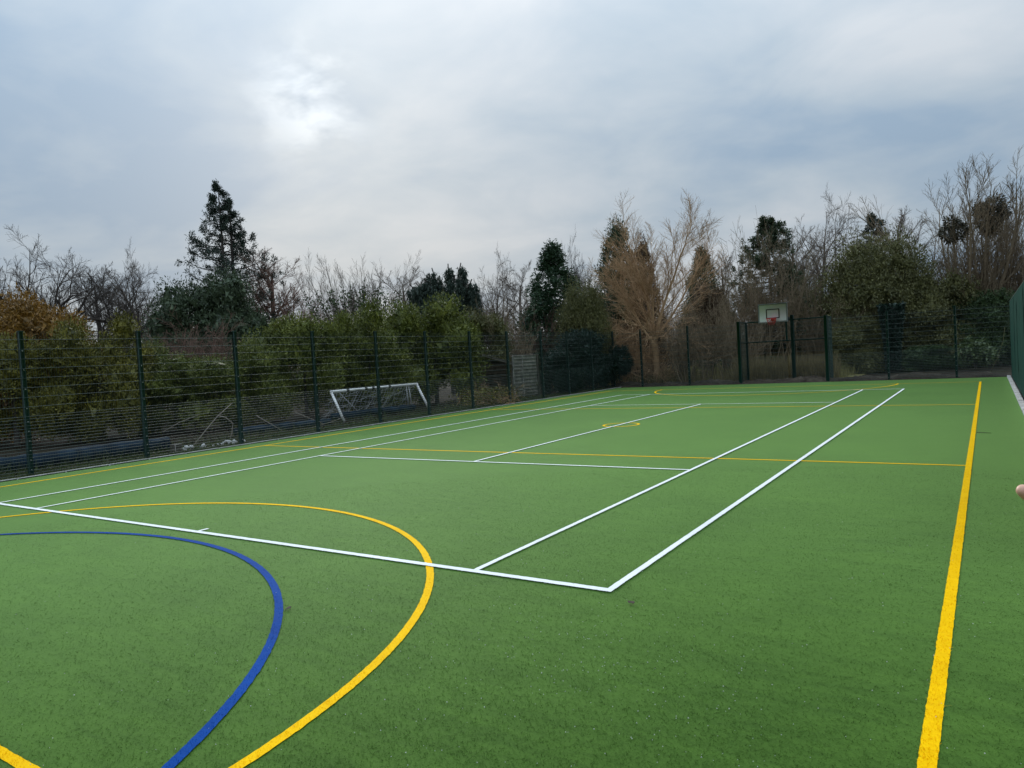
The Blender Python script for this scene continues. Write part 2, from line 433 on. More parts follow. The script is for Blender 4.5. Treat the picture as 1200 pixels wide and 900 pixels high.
# ------------------------------------------------------------------ ground
def ground_mat(name, a, b_, c, s1=.35, s2=7.0):
    mt, t, b = material(name); p = posco(t)
    f = mth(t, 'ADD', mth(t, 'MULTIPLY', noise(t, p, s1, 5, .6, .5), .55), mth(t, 'MULTIPLY', noise(t, p, s2, 5, .7), .45))
    t.links.new(ramp(t, f, [(.35, a), (.5, b_), (.65, c)]), b.inputs['Base Color']); b.inputs['Roughness'].default_value = .95
    b.inputs['Specular IOR Level'].default_value = .1
    set_bump(t, b, noise(t, p, s2 * 3, 5, .7), .9, .05)
    return mt
def sheet(name, x0, x1, y0, y1, z, nx, ny, mat, parent=None, rough=0.0, seed=0):
    r = np.random.default_rng(seed)
    X, Y = np.meshgrid(np.linspace(x0, x1, nx + 1), np.linspace(y0, y1, ny + 1))
    Z = np.full(X.shape, z) + (rough * r.normal(size=X.shape) if rough else 0)
    V = np.stack([X, Y, Z], -1).reshape(-1, 3); i = np.arange(ny)[:, None] * (nx + 1) + np.arange(nx)[None]
    Q = np.stack([i, i + 1, i + nx + 2, i + nx + 1], -1).reshape(-1, 4)
    return link(name, mesh_data(name, V, Q, mat), parent)
tag(sheet('ground', -900, 900, -900, 900, -.06, 8, 8, ground_mat('leaf_litter', (.016, .013, .010), (.030, .024, .016), (.048, .042, .022))), kind='structure')
tag(sheet('meadow', -17, 2.4, 33.0, 140, -.045, 30, 30, ground_mat('meadow_ground', (.11, .10, .04), (.19, .17, .07), (.26, .23, .10))), kind='structure')
tag(sheet('grass_verge', -10.6, -8.52, -12, 30.1, -.035, 12, 120, ground_mat('verge_ground', (.022, .026, .010), (.05, .062, .020), (.085, .095, .035), 1.0, 12), rough=.006), kind='structure')

turf = tag(sheet('turf', -8.42, 8.50, -12, 30.05, 0.0, 20, 40, MAT['turf']), kind='structure')

# ------------------------------------------------------------------ painted turf lines (inlaid, with slightly ragged edges)
rl = np.random.default_rng(3)
LINES = []      # (kind, geometry) so the pile near the camera can take the same colours
def strip(name, P, width, z, mat, closed=False):
    P = np.asarray(P, float); n = len(P)
    T = nrmz(np.gradient(P, axis=0)); Nn = np.stack([-T[:, 1], T[:, 0]], 1)
    h = width / 2
    A = P + Nn * (h + rl.normal(size=(n, 1)) * .0014); B = P - Nn * (h + rl.normal(size=(n, 1)) * .0014)
    V = np.zeros((2 * n, 3)); V[:n, :2] = A; V[n:, :2] = B; V[:, 2] = z
    i = np.arange(n - 1); Q = np.stack([n + i, n + i + 1, i + 1, i], 1)
    return link(name, mesh_data(name, V, Q, mat), turf)
def line(name, a, b, width, z, mat):
    a, b = np.array(a, float), np.array(b, float); L = np.linalg.norm(b - a); n = max(int(L / .03), 2)
    LINES.append(('seg', a, b, width, mat)); t = np.linspace(0, 1, n)[:, None]
    return strip(name, a + (b - a) * t, width, z, mat)
def arc(name, c, r, a0, a1, width, z, mat):
    n = int(abs(a1 - a0) * r / .03); t = np.linspace(a0, a1, n)
    LINES.append(('arc', np.array(c, float), r, width, mat, a0, a1))
    return strip(name, np.stack([c[0] + r * np.cos(t), c[1] + r * np.sin(t)], 1), width, z, mat)
NY0, NY1, T1, T2 = -3.51, 27.135, 6.80, 16.97
SH = 7.625
for s in (-1, 1): line('yellow_line', (s * SH, NY0), (s * SH, NY1), .075, .004, MAT['ty'])
for y in (NY0, T1, T2, NY1): line('yellow_line', (-SH + .038, y), (SH - .038, y), .06, .004, MAT['ty'])
arc('yellow_arc', (0, NY0 + .12), 4.9, -0.018, math.pi + .018, .066, .006, MAT['ty'])
arc('yellow_arc', (0, NY1), 4.9, -math.pi + .006, -.006, .07, .006, MAT['ty'])
arc('centre_circle', (-.03, 11.93), .45, 0, 2 * math.pi, .06, .004, MAT['ty'])
arc('blue_arc', (.07, -5.32), 5.0, .02, math.pi - .02, .064, .008, MAT['tb'])
DX, SX, CX, B0, S0, S1, B1 = 5.46, 4.115, -.05, -.02, 5.56, 18.22, 23.82
line('white_line', (CX - DX, B0), (CX + DX, B0), .07, .012, MAT['tw'])
line('white_line', (CX - DX, B1), (CX + DX, B1), .06, .012, MAT['tw'])
for s in (-1, 1):
    line('white_line', (CX + s * (DX - .03), B0 + .035), (CX + s * (DX - .03), B1 - .03), .06, .012, MAT['tw'])
    line('white_line', (CX + s * SX, B0 + .035), (CX + s * SX, B1 - .03), .055, .012, MAT['tw'])
for y in (S0, S1): line('white_line', (CX - SX + .028, y), (CX + SX - .028, y), .055, .012, MAT['tw'])
line('white_line', (CX, S0 + .028), (CX, S1 - .028), .055, .012, MAT['tw'])
line('centre_mark', (CX, B0 + .035), (CX, B0 + .16), .05, .012, MAT['tw'])

# the pile of the turf close to the camera: single blades, standing in the colour of the line they belong to
def turf_pile():
    r = np.random.default_rng(5); n = 330000
    d = np.exp(r.uniform(math.log(1.2), math.log(11.5), n)); a = r.uniform(-1.45, 0.42, n)
    p = np.stack([CAM[0] + np.sin(a) * d, CAM[1] + np.cos(a) * d], 1)
    p = p[(p[:, 0] < 8.45) & (p[:, 0] > -8.3)]; n = len(p)
    mi = np.zeros(n, int); slots = [MAT['pile'], MAT['ty'], MAT['tb'], MAT['tw']]
    for kind, *g in LINES:
        if kind == 'seg':
            A, B, wd, mt = g; ab = B - A; t = np.clip(((p - A) @ ab) / (ab @ ab), 0, 1)
            dd = np.linalg.norm(p - A - t[:, None] * ab, axis=1); ok = dd < wd / 2 - .002
        else:
            c, rad, wd, mt, a0, a1 = g; q = p - c
            ok = np.abs(np.hypot(q[:, 0], q[:, 1]) - rad) < wd / 2 - .002
            if a1 - a0 < 6.2: ok &= (q[:, 1] > 0) if a0 > -.1 else (q[:, 1] < 0)
        mi[ok] = slots.index(mt)
    h = r.uniform(.005, .013, n); w_ = r.uniform(.0025, .0045, n)
    th = r.random(n) * 6.283; lean = r.normal(size=(n, 2)) * .009 + np.array([.002, -.003])
    s = np.stack([np.cos(th), np.sin(th)], 1) * w_[:, None] / 2
    V = np.zeros((n, 3, 3)); V[:, 0, :2] = p - s; V[:, 1, :2] = p + s; V[:, 2, :2] = p + lean
    V[:, :2, 2] = .0015; V[:, 2, 2] = h
    V[mi > 0, 2, 2] += .006
    me = mesh_data('turf_pile', V.reshape(-1, 3), np.arange(3 * n).reshape(-1, 3), slots)
    me.polygons.foreach_set('material_index', mi.astype(np.int32))
    tag(link('turf_pile', me, turf), kind='stuff')
turf_pile()

# pale sand grains left on the turf
def grains():
    r = np.random.default_rng(8); n = 900
    d = np.exp(r.uniform(math.log(2.5), math.log(14), n)); a = r.uniform(-1.3, .3, n)
    p = np.stack([CAM[0] + np.sin(a) * d, CAM[1] + np.cos(a) * d], 1)
    cl = r.normal(size=(260, 2)) * (.7, .5) + np.array([6.0, -1.3]); p = np.vstack([p, cl])
    p = p[(p[:, 0] < 8.3)]
    mb = MB(); tet = np.array([[1,0,-.4],[-.5,.87,-.4],[-.5,-.87,-.4],[0,0,.9]])
    for q in p:
        s = r.uniform(.0018, .0045); mb.add(tet * s * r.uniform(.7, 1.3, (4, 1)) + np.array([q[0], q[1], .014]), None, [[0,2,1],[0,1,3],[1,2,3],[2,0,3]])
    tag(mb.make('sand_grains', MAT['rubble']), kind='stuff')
grains()

# ------------------------------------------------------------------ kerbs
def kerb(x0, x1, y0, y1, top, name_label):
    root = bpy.data.objects.new('kerb', None); COL.objects.link(root); root.location = ((x0 + x1) / 2, y0, 0); tag(root, kind='structure')
    r = np.random.default_rng(int(abs(x0) * 100)); L = .914
    mb = MB(); mb.bbox((0, 0, 0), (x1 - x0, L - .008, .24), .012); me = None
    k = 0; y = y0
    while y < y1:
        if me is None: o = mb.make('kerb_stone', MAT['kerb'], root); me = o.data
        else: o = link('kerb_stone', me, root)
        o.location = (r.normal() * .002, y - y0 + L / 2, top - .12 + r.normal() * .002); o.rotation_euler = (0, 0, r.normal() * .001)
        y += L; k += 1
kerb(-8.50, -8.43, -4.0, 30.0, .035, '')
kerb(8.505, 8.628, 2.0, 29.6, .05, '')

# ------------------------------------------------------------------ twin-wire fences
PH = 3.0
def panel_mesh(Lp, H=2.95, low=1.2, z0=.04):
    """welded mesh panel along +x from 0 to Lp"""
    V = []; zs = list(np.arange(z0, low, .0667)) + list(np.arange(low + .03, H + .01, .2)); mb = MB()
    P = []; 
    for z in zs:
        for dy in (-.008, .008): P.append(([0, dy, z], [Lp, dy, z]))
    h = np.array(P); v, q = tubes(h, np.full((len(h), 2), .0048), 4); mb.add(v, q)
    xs = np.arange(.025, Lp, .05)
    h = np.stack([np.stack([xs, 0 * xs, 0 * xs + z0 - .02], 1), np.stack([xs, 0 * xs, 0 * xs + H + .02], 1)], 1)
    v, q = tubes(h, np.full((len(h), 2), .0016), 4); mb.add(v, q)
    return mb
def post_mesh(H=PH, s=.09):
    mb = MB(); mb.bbox((0, 0, H / 2 - .1), (s, s, H + .2), .006); mb.bbox((0, 0, H + .006), (s + .01, s + .01, .02), .004)
    return mb
_panel = None; _post = None; _clip = None
def clip_mesh(side):
    mb = MB()
    for z in list(np.arange(.12, 1.25, .2)) + list(np.arange(1.4, 2.95, .4)):
        mb.bbox((side[0] * .052, side[1] * .052, z), (.022, .022, .022), .004)
    return mb
def run(root, pts, side, skip_post=()):
    """posts and panels along the list of xy points (local to root)"""
    global _panel, _post
    pts = [np.array(p, float) for p in pts]
    clips = None
    for i, p in enumerate(pts):
        if i in skip_post: continue
        if _post is None: o = post_mesh().make('post', MAT['post'], root); _post = o.data
        else: o = link('post', _post, root)
        o.location = (p[0], p[1], 0)
        if clips is None:
            c = clip_mesh(side).make('panel_clip', MAT['steel'], o); clips = c.data
        else: c = link('panel_clip', clips, o)
        c['kind'] = 'stuff'
    for a, b in zip(pts[:-1], pts[1:]):
        L = np.linalg.norm(b - a)
        if _panel is None: o = panel_mesh(2.5).make('mesh_panel', MAT['wire'], root); _panel = o.data
        else: o = link('mesh_panel', _panel, root)
        off = np.array(side) * .058; o['kind'] = 'stuff'
        o.location = (a[0] + off[0], a[1] + off[1], 0); o.scale = (L / 2.5, 1, 1)
        o.rotation_euler = (0, 0, math.atan2(b[1] - a[1], b[0] - a[0]))
FX0 = -8.86
ys = [-3.2, -.62, 1.92, 4.42, 7.03, 9.70, 12.35, 14.85, 17.50, 20.10, 22.85, 25.25, 27.75, 30.3]
f = thing('mesh_fence', 'long dark green welded mesh fence on slim posts along the left side of the court', 'fence', (FX0, 0, 0), 'green mesh fences round the court')
run(f, [(0, y) for y in ys], (1, 0))
f = thing('mesh_fence', 'dark green mesh fence at the far end of the court, left of the basketball hoop', 'fence', (FX0, 30.3, 0), 'green mesh fences round the court')
run(f, [(.02, 0), (1.6, 0), (4.15, 0), (6.62, 0)], (0, -1), skip_post=(0, 3))
f = thing('mesh_fence', 'dark green mesh fence in front of the bushes, right of the basketball hoop', 'fence', (1.85, 30.3, 0), 'green mesh fences round the court')
run(f, [(.06, 0), (2.41, 0), (4.93, 0), (6.95, 0)], (0, -1), skip_post=(0, 3))

# solid sheeted fence along the right side
f = thing('screened_fence', 'solid dark green sheeted fence along the right edge of the court', 'fence', (8.72, 0, 0))
yy = np.arange(2.0, 29.5, 2.455)
for i, y in enumerate(list(yy) + [29.35]):
    o = link('post', _post, f); o.location = (.03, y, 0)
r_ = np.random.default_rng(4)
for a, b in zip(list(yy), list(yy[1:]) + [29.35]):
    ny, nz = 16, 14
    Yg, Zg = np.meshgrid(np.linspace(a + .01, b - .01, ny + 1), np.linspace(.07, 2.98, nz + 1))
    Xg = -.075 + .012 * np.sin(Yg * 5 + r_.random() * 6) * np.sin(Zg * 1.0) + r_.normal(size=Yg.shape) * .002
    Va = np.stack([Xg, Yg, Zg], -1).reshape(-1, 3); Vb = Va + np.array([.006, 0, 0])
    i = np.arange(nz)[:, None] * (ny + 1) + np.arange(ny)[None]; Q = np.stack([i, i + ny + 1, i + ny + 2, i + 1], -1).reshape(-1, 4); n = len(Va)
    mb = MB(); mb.add(Va, Q); mb.add(Vb, Q[:, ::-1])
    mb.make('screen_sheet', MAT['sheet'], f, smooth=True)
mb = MB(); mb.box((-.05, 15.7, 2.995), (.05, 27.3, .03)); mb.make('top_rail', MAT['post'], f)

# ------------------------------------------------------------------ goal recess with basketball hoop
REC = thing('goal_recess', 'dark green steel goal recess with thick posts below the white basketball backboard', 'goal', (-.2, 30.3, 0))
def bx(name, c, d, mat, parent, b=.006):
    mb = MB(); mb.bbox((0, 0, 0), d, b); o = mb.make(name, mat, parent); o.location = c; return o
xl, xr, yb = -1.95, 1.98, 1.25
for x in (xl, xr): bx('front_post', (x, 0, 1.5), (.14, .14, 3.04), MAT['post'], REC)
for x in (xl + .02, xr - .02): bx('back_post', (x, yb, 1.5), (.10, .10, 3.0), MAT['post'], REC)
bx('top_rail', (0, yb, 2.98), (xr - xl - .16, .05, .06), MAT['post'], REC)
bx('middle_rail', (0, yb, 1.98), (xr - xl - .16, .05, .05), MAT['post'], REC)
for x in (xl + .01, xr - .01):
    for z in (2.98, 1.98): bx('side_rail', (x, yb / 2 + .01, z), (.05, yb - .16, .05), MAT['post'], REC)
for x0, x1 in ((xl + .08, 0.0), (0.1, xr - .08)):
    o = link('mesh_panel', _panel, REC); o['kind'] = 'stuff'; o.location = (x0, yb - .04, 0); o.scale = ((x1 - x0) / 2.5, 1, 1)
for x in (xl, xr):
    o = link('mesh_panel', _panel, REC); o['kind'] = 'stuff'; o.location = (x + .015, .08, 0); o.scale = ((yb - .13) / 2.5, 1, 1); o.rotation_euler = (0, 0, math.pi / 2)

H = thing('basketball_hoop', 'white basketball backboard with a red hoop on a dark green post', 'hoop', (0.0, 31.62, 0))
bx('post', (.05, 0, 1.55), (.15, .15, 3.3), MAT['post'], H)
bx('brace', (-.22, -.02, 2.45), (.08, .08, 1.0), MAT['post'], H)
by = -1.95; bxc = -.37
bx('arm', (-.10, by / 2 + .06, 3.05), (.12, -by - .12, .12), MAT['post'], H)
bx('arm', (-.34, by / 2 + .06, 3.33), (.08, -by - .12, .08), MAT['post'], H)
bw, bh, bz = 1.26, .83, 3.285
bd = bx('backboard', (bxc, by, bz), (bw, .035, bh), MAT['board'], H, .004)
t_ = .035
for x in (-1, 1): bx('edge_frame', (x * (bw / 2 + .012), 0, 0), (.03, .06, bh + .055), MAT['alu'], bd, .004)
for z in (-1, 1): bx('edge_frame', (0, 0, z * (bh / 2 + .012)), (bw - .012, .06, .03), MAT['alu'], bd, .004)
def rect(pa, cx, cz, w2, h2, tk, mat, y):
    for x in (-1, 1): bx('target_line', (cx + x * (w2 - tk) / 2, y, cz), (tk, .006, h2), mat, pa, .001)
    for z in (-1, 1): bx('target_line', (cx, y, cz + z * (h2 - tk) / 2), (w2 - 2 * tk - .002, .006, tk), mat, pa, .001)
rect(bd, 0, -.03, .60, .44, .042, MAT['black'], -.0215)
rect(bd, 0, 0, 1.235, .80, .014, MAT['black'], -.0215)
a = np.linspace(0, 2 * math.pi, 25)
mb = MB(); mb.tube(np.stack([.225 * np.cos(a), .225 * np.sin(a) - .30, 0 * a], 1), .016, 6, cap=False)
ring = mb.make('hoop_ring', MAT['red'], H, smooth=True); ring.location = (bxc, by, 3.03)
mb = MB(); mb.box((0, -.045, -.04), (.16, .05, .13)); mb.box((0, -.15, -.035), (.05, .22, .03)); mb.make('bracket', MAT['red'], ring)
mb = MB()                                               # short red cord net
for k in range(14):
    for s in (-1, 1):
        t = np.linspace(0, 1, 4); aa = k / 14 * 6.283 + s * .55 * t; rr = .22 - .10 * t
        mb.tube(np.stack([rr * np.cos(aa), rr * np.sin(aa) - .30, -.30 * t], 1), .008, 3)
mb.make('net', MAT['red'], ring)['kind'] = 'stuff'

# ------------------------------------------------------------------ things lying behind the left fence
def square_tube(P, s=.05):
    mb = MB(); mb.tube(P, s * .70, 4); return mb
gx, gy0, gy1, lean, gh = -10.95, 12.72, 17.30, -.55, 1.06
G = thing('leaning_goal', 'small white football goal leaning back among rubbish behind the fence', 'goal', (gx, gy0, 0))
gl = gy1 - gy0
def seg(name, a, b, r, mat, k=8):
    mb = MB(); mb.tube([a, b], r, k); return mb.make(name, mat, G, smooth=False)
seg('crossbar', (lean, -.04, gh), (lean, gl + .04, gh), .045, MAT['goalw'])
seg('goal_post', (0, 0, .0), (lean, 0, gh - .03), .045, MAT['goalw'])
seg('goal_post', (0, gl, .06), (lean, gl, gh - .03), .05, MAT['goalw'])
for y in (.7, 1.62, 2.0, 2.9):
    mb = MB(); mb.tube([(lean, y, gh), (lean, y + .13, gh)], .048, 8); mb.make('tape_band', MAT['tape'], G)
seg('stay', (lean, .35, gh - .05), (-.75, 1.55, .12), .014, MAT['net'], 5)
seg('stay', (lean - .02, gl - .62, gh - .05), (-.55, gl - .58, .25), .022, MAT['net'], 5)
seg('stay', (lean - .02, gl - .48, gh - .05), (-.50, gl - .44, .25), .022, MAT['net'], 5)
rg = np.random.default_rng(21)
mb = MB()
for i in range(30):                                     # slack netting hung behind the bar
    y = gl * (i + .5) / 30; t = np.linspace(0, 1, 6)
    mb.tube(np.stack([lean - .02 - .75 * t + .04 * rg.normal(size=6), y + .25 * np.sin(t * 3 + i) * t, gh * (1 - t) ** 1.3 + .03], 1), .007, 3)
for j in range(8):
    t = np.linspace(0, 1, 14); z = gh * (1 - (j + .5) / 8)
    mb.tube(np.stack([lean - .05 - .72 * (j + .5) / 8 + .03 * rg.normal(size=14), gl * t, z - .10 * np.sin(t * 9 + j) ** 2 + 0 * t], 1), .006, 3)
mb.make('goal_net', MAT['net'], G)['kind'] = 'stuff'

def roll(name, label, a, b, rad, seed):
    r = np.random.default_rng(seed); a, b = np.array(a, float), np.array(b, float); n = 26; k = 16
    t = np.linspace(0, 1, n); P = a + (b - a) * t[:, None]; P[:, 0] += .04 * np.sin(t * 9 + seed)
    R = rad * (1 + .06 * r.normal(size=n) + .05 * np.sin(t * 17))
    mb = MB(); mb.tube(P, R, k); V = mb.V[0]; V += r.normal(size=V.shape) * .012
    o = mb.make(name, MAT['tarp'], None, smooth=True, origin=(a[0], a[1], 0), loc=(a[0], a[1], 0))
    tag(o, label, 'roll', 'rolled sheeting behind the fence'); return o
roll('tarpaulin_roll', 'long dark blue grey roll of sheeting lying on the ground behind the left fence', (-10.25, -1.8, .15), (-10.1, 5.7, .15), .185, 2)
roll('tarpaulin_roll', 'thinner rear roll of dark blue sheeting behind the long front roll', (-10.65, -1.8, .14), (-10.55, 5.0, .14), .17, 5)
roll('tarpaulin_roll', 'short dark blue grey bundle on the ground below the leaning white goal', (-11.75, 12.9, .16), (-11.65, 17.2, .12), .13, 7)
roll('tarpaulin_roll', 'dark bundle of sheeting on the ground left of the leaning goal', (-10.9, 8.3, .14), (-10.75, 11.9, .10), .11, 9)

mb = MB(); mb.bbox((0, 0, .1), (.20, .22, .20), .012)
o = mb.make('concrete_block', MAT['block'], None, loc=(-9.42, 5.50, -.02)); o.rotation_euler = (0, 0, .2)
tag(o, 'square pale brown concrete block at the end of the blue grey roll', 'block')
def stones(label, c, spread, n, s, seed, name='rubble_pile'):
    r = np.random.default_rng(seed); iv, it = ico(); mb = MB()
    for i in range(n):
        q = r.normal(size=3) * np.array([*spread, 0]); sc = s * r.uniform(.4, 1.3) * r.uniform(.6, 1.2, 3)
        q[2] = sc[2] * .6
        mb.add(iv[:, :] * sc * (1 + .18 * r.normal(size=(len(iv), 1))) + q, None, it)
    o = mb.make(name, MAT['rubble'], None, loc=(c[0], c[1], -.03)); tag(o, label, 'rubble', 'pale rubble behind the fence', 'stuff'); return o
stones('few white lumps of rubble beside the concrete block', (-9.75, 6.0), (.14, .22), 9, .05, 31)
stones('larger heap of white rubble at the foot of the third fence post', (-9.55, 7.25), (.18, .32), 16, .055, 32)
stones('thin scatter of pale rubble trailing left of the white heap', (-9.65, 6.6), (.10, .22), 9, .035, 33)
def stick(name, label, P, r0, r1, mat=None, cat='branch', group='cut branches behind the fence'):
    P = np.array(P, float); t = np.linspace(0, 1, len(P)); mb = MB(); mb.tube(P, r0 + (r1 - r0) * t, 6)
    o = mb.make(name, mat or MAT['stick'], None, smooth=True, origin=P[0], loc=P[0]); tag(o, label, cat, group); return o
stick('fallen_branch', 'long pale bare stick slanting up from the rubble behind the fence', [(-9.75, 6.15, 0), (-9.95, 6.75, .42), (-10.1, 7.2, .72), (-10.3, 7.85, 1.05)], .016, .010)
stick('fallen_branch', 'short curved pale stick hooked on the long slanting stick', [(-10.12, 7.22, .74), (-9.95, 7.35, .68), (-9.85, 7.5, .5), (-9.85, 7.45, .22), (-9.85, 7.35, .02)], .018, .015)
stick('fallen_branch', 'thin grey stick slanting left towards the end of the roll', [(-10.4, 5.75, .45), (-10.6, 6.4, .65), (-10.8, 7.1, .78)], .010, .007)
stick('fallen_branch', 'grey pole lying aslant left of the leaning goal', [(-11.2, 9.3, .55), (-10.4, 9.6, .05)], .014, .012)
stick('fallen_branch', 'second grey pole propped between the bundle and the goal', [(-11.3, 10.9, .5), (-10.5, 11.4, .05)], .014, .012)
stick('fallen_branch', 'pale stick lying flat at the left foot of the goal', [(-10.0, 10.3, .03), (-10.3, 11.6, .12), (-10.7, 12.5, .2)], .013, .009)
stick('bent_stem', 'thin bent stem arching beside the end of the screened fence', [(7.9, 31.2, .05), (8.2, 31.0, .7), (8.42, 30.9, 1.4), (8.5, 30.9, 2.0)], .013, .006, MAT['olive'], cat='stem', group=None)

# weathered board panel and small brown shed
def boards(root, name, n, size, step, start, mat, seed, axis=2):
    r = np.random.default_rng(seed); mb = MB(); mb.bbox((0, 0, 0), size, .006); me = None
    for i in range(n):
        if me is None: o = mb.make(name, mat, root); me = o.data
        else: o = link(name, me, root)
        p = list(start); p[axis] += i * step; p[0] += r.normal() * .006; o.location = p
        o.rotation_euler = (r.normal() * .004, r.normal() * .02, 0)
SP = thing('board_panel', 'grey weathered panel of horizontal boards with a pale end post behind the fence', 'panel', (-10.4, 23.9, 0))
boards(SP, 'board', 12, (.03, 2.25, .155), .160, (0, 0, .16), MAT['plank'], 3)
bx('end_post', (.03, 1.05, .98), (.10, .16, 2.04), MAT['felt'], SP)
bx('end_post', (.03, -1.14, .98), (.09, .09, 2.0), MAT['plank'], SP)
bx('batten', (.03, -.3, 1.0), (.03, .07, 1.9), MAT['plank'], SP)
SD = thing('garden_shed', 'small brown boarded shed with a sloping roof edge left of the grey board panel', 'shed', (-11.4, 22.7, 0))
boards(SD, 'board', 11, (.03, 2.0, .145), .150, (0, 0, .1), MAT['brown'], 6)
mb = MB()
mb.box((-.75, 0, .85), (1.4, 1.9, 1.66)); mb.make('wall', MAT['brown'], SD)
mb = MB(); sl_ = -.19; R_ = [[1, 0, 0], [0, math.cos(sl_), -math.sin(sl_)], [0, math.sin(sl_), math.cos(sl_)]]
mb.bbox((-.7, 0, 1.90), (1.8, 2.4, .06), .01, R_); mb.make('roof', MAT['brown'], SD)
mb = MB(); mb.bbox((.23, 0, 1.88), (.03, 2.4, .11), .006, R_); mb.make('fascia', MAT['felt'], SD)

# two dark leaves and a scrap of twig on the court
def scrap(label, c, s, seed):
    r = np.random.default_rng(seed); n = 7; t = np.linspace(0, 6.283, n, endpoint=False)
    V = [[0, 0, .022]] + [[s * math.cos(a) * r.uniform(.6, 1.1), s * .6 * math.sin(a) * r.uniform(.6, 1.1), .014 + .012 * r.random()] for a in t]
    V += [[x, y, z - .003] for x, y, z in V]; T = []
    for i in range(n):
        j = (i + 1) % n; T += [[0, 1 + i, 1 + j], [n + 1, n + 2 + j, n + 2 + i]]
    o = link('fallen_leaf', mesh_data('fallen_leaf', V, np.array(T), MAT['dead']), None, (c[0], c[1], 0)); o.rotation_euler = (0, 0, r.random() * 3)
    tag(o, label, 'leaf', 'dark leaves dropped on the court')
scrap('small dark curled leaf on the turf just right of the blue arc', (3.296, -1.407), .035, 2)
scrap('small dark curled leaf on the turf below the near corner of the white lines', (5.66, -.231), .035, 4)
stick('twig', 'small dark twig lying across the yellow side line', [(7.68, 10.70, .014), (7.90, 10.60, .016)], .006, .004, MAT['oak'], 'twig', None)

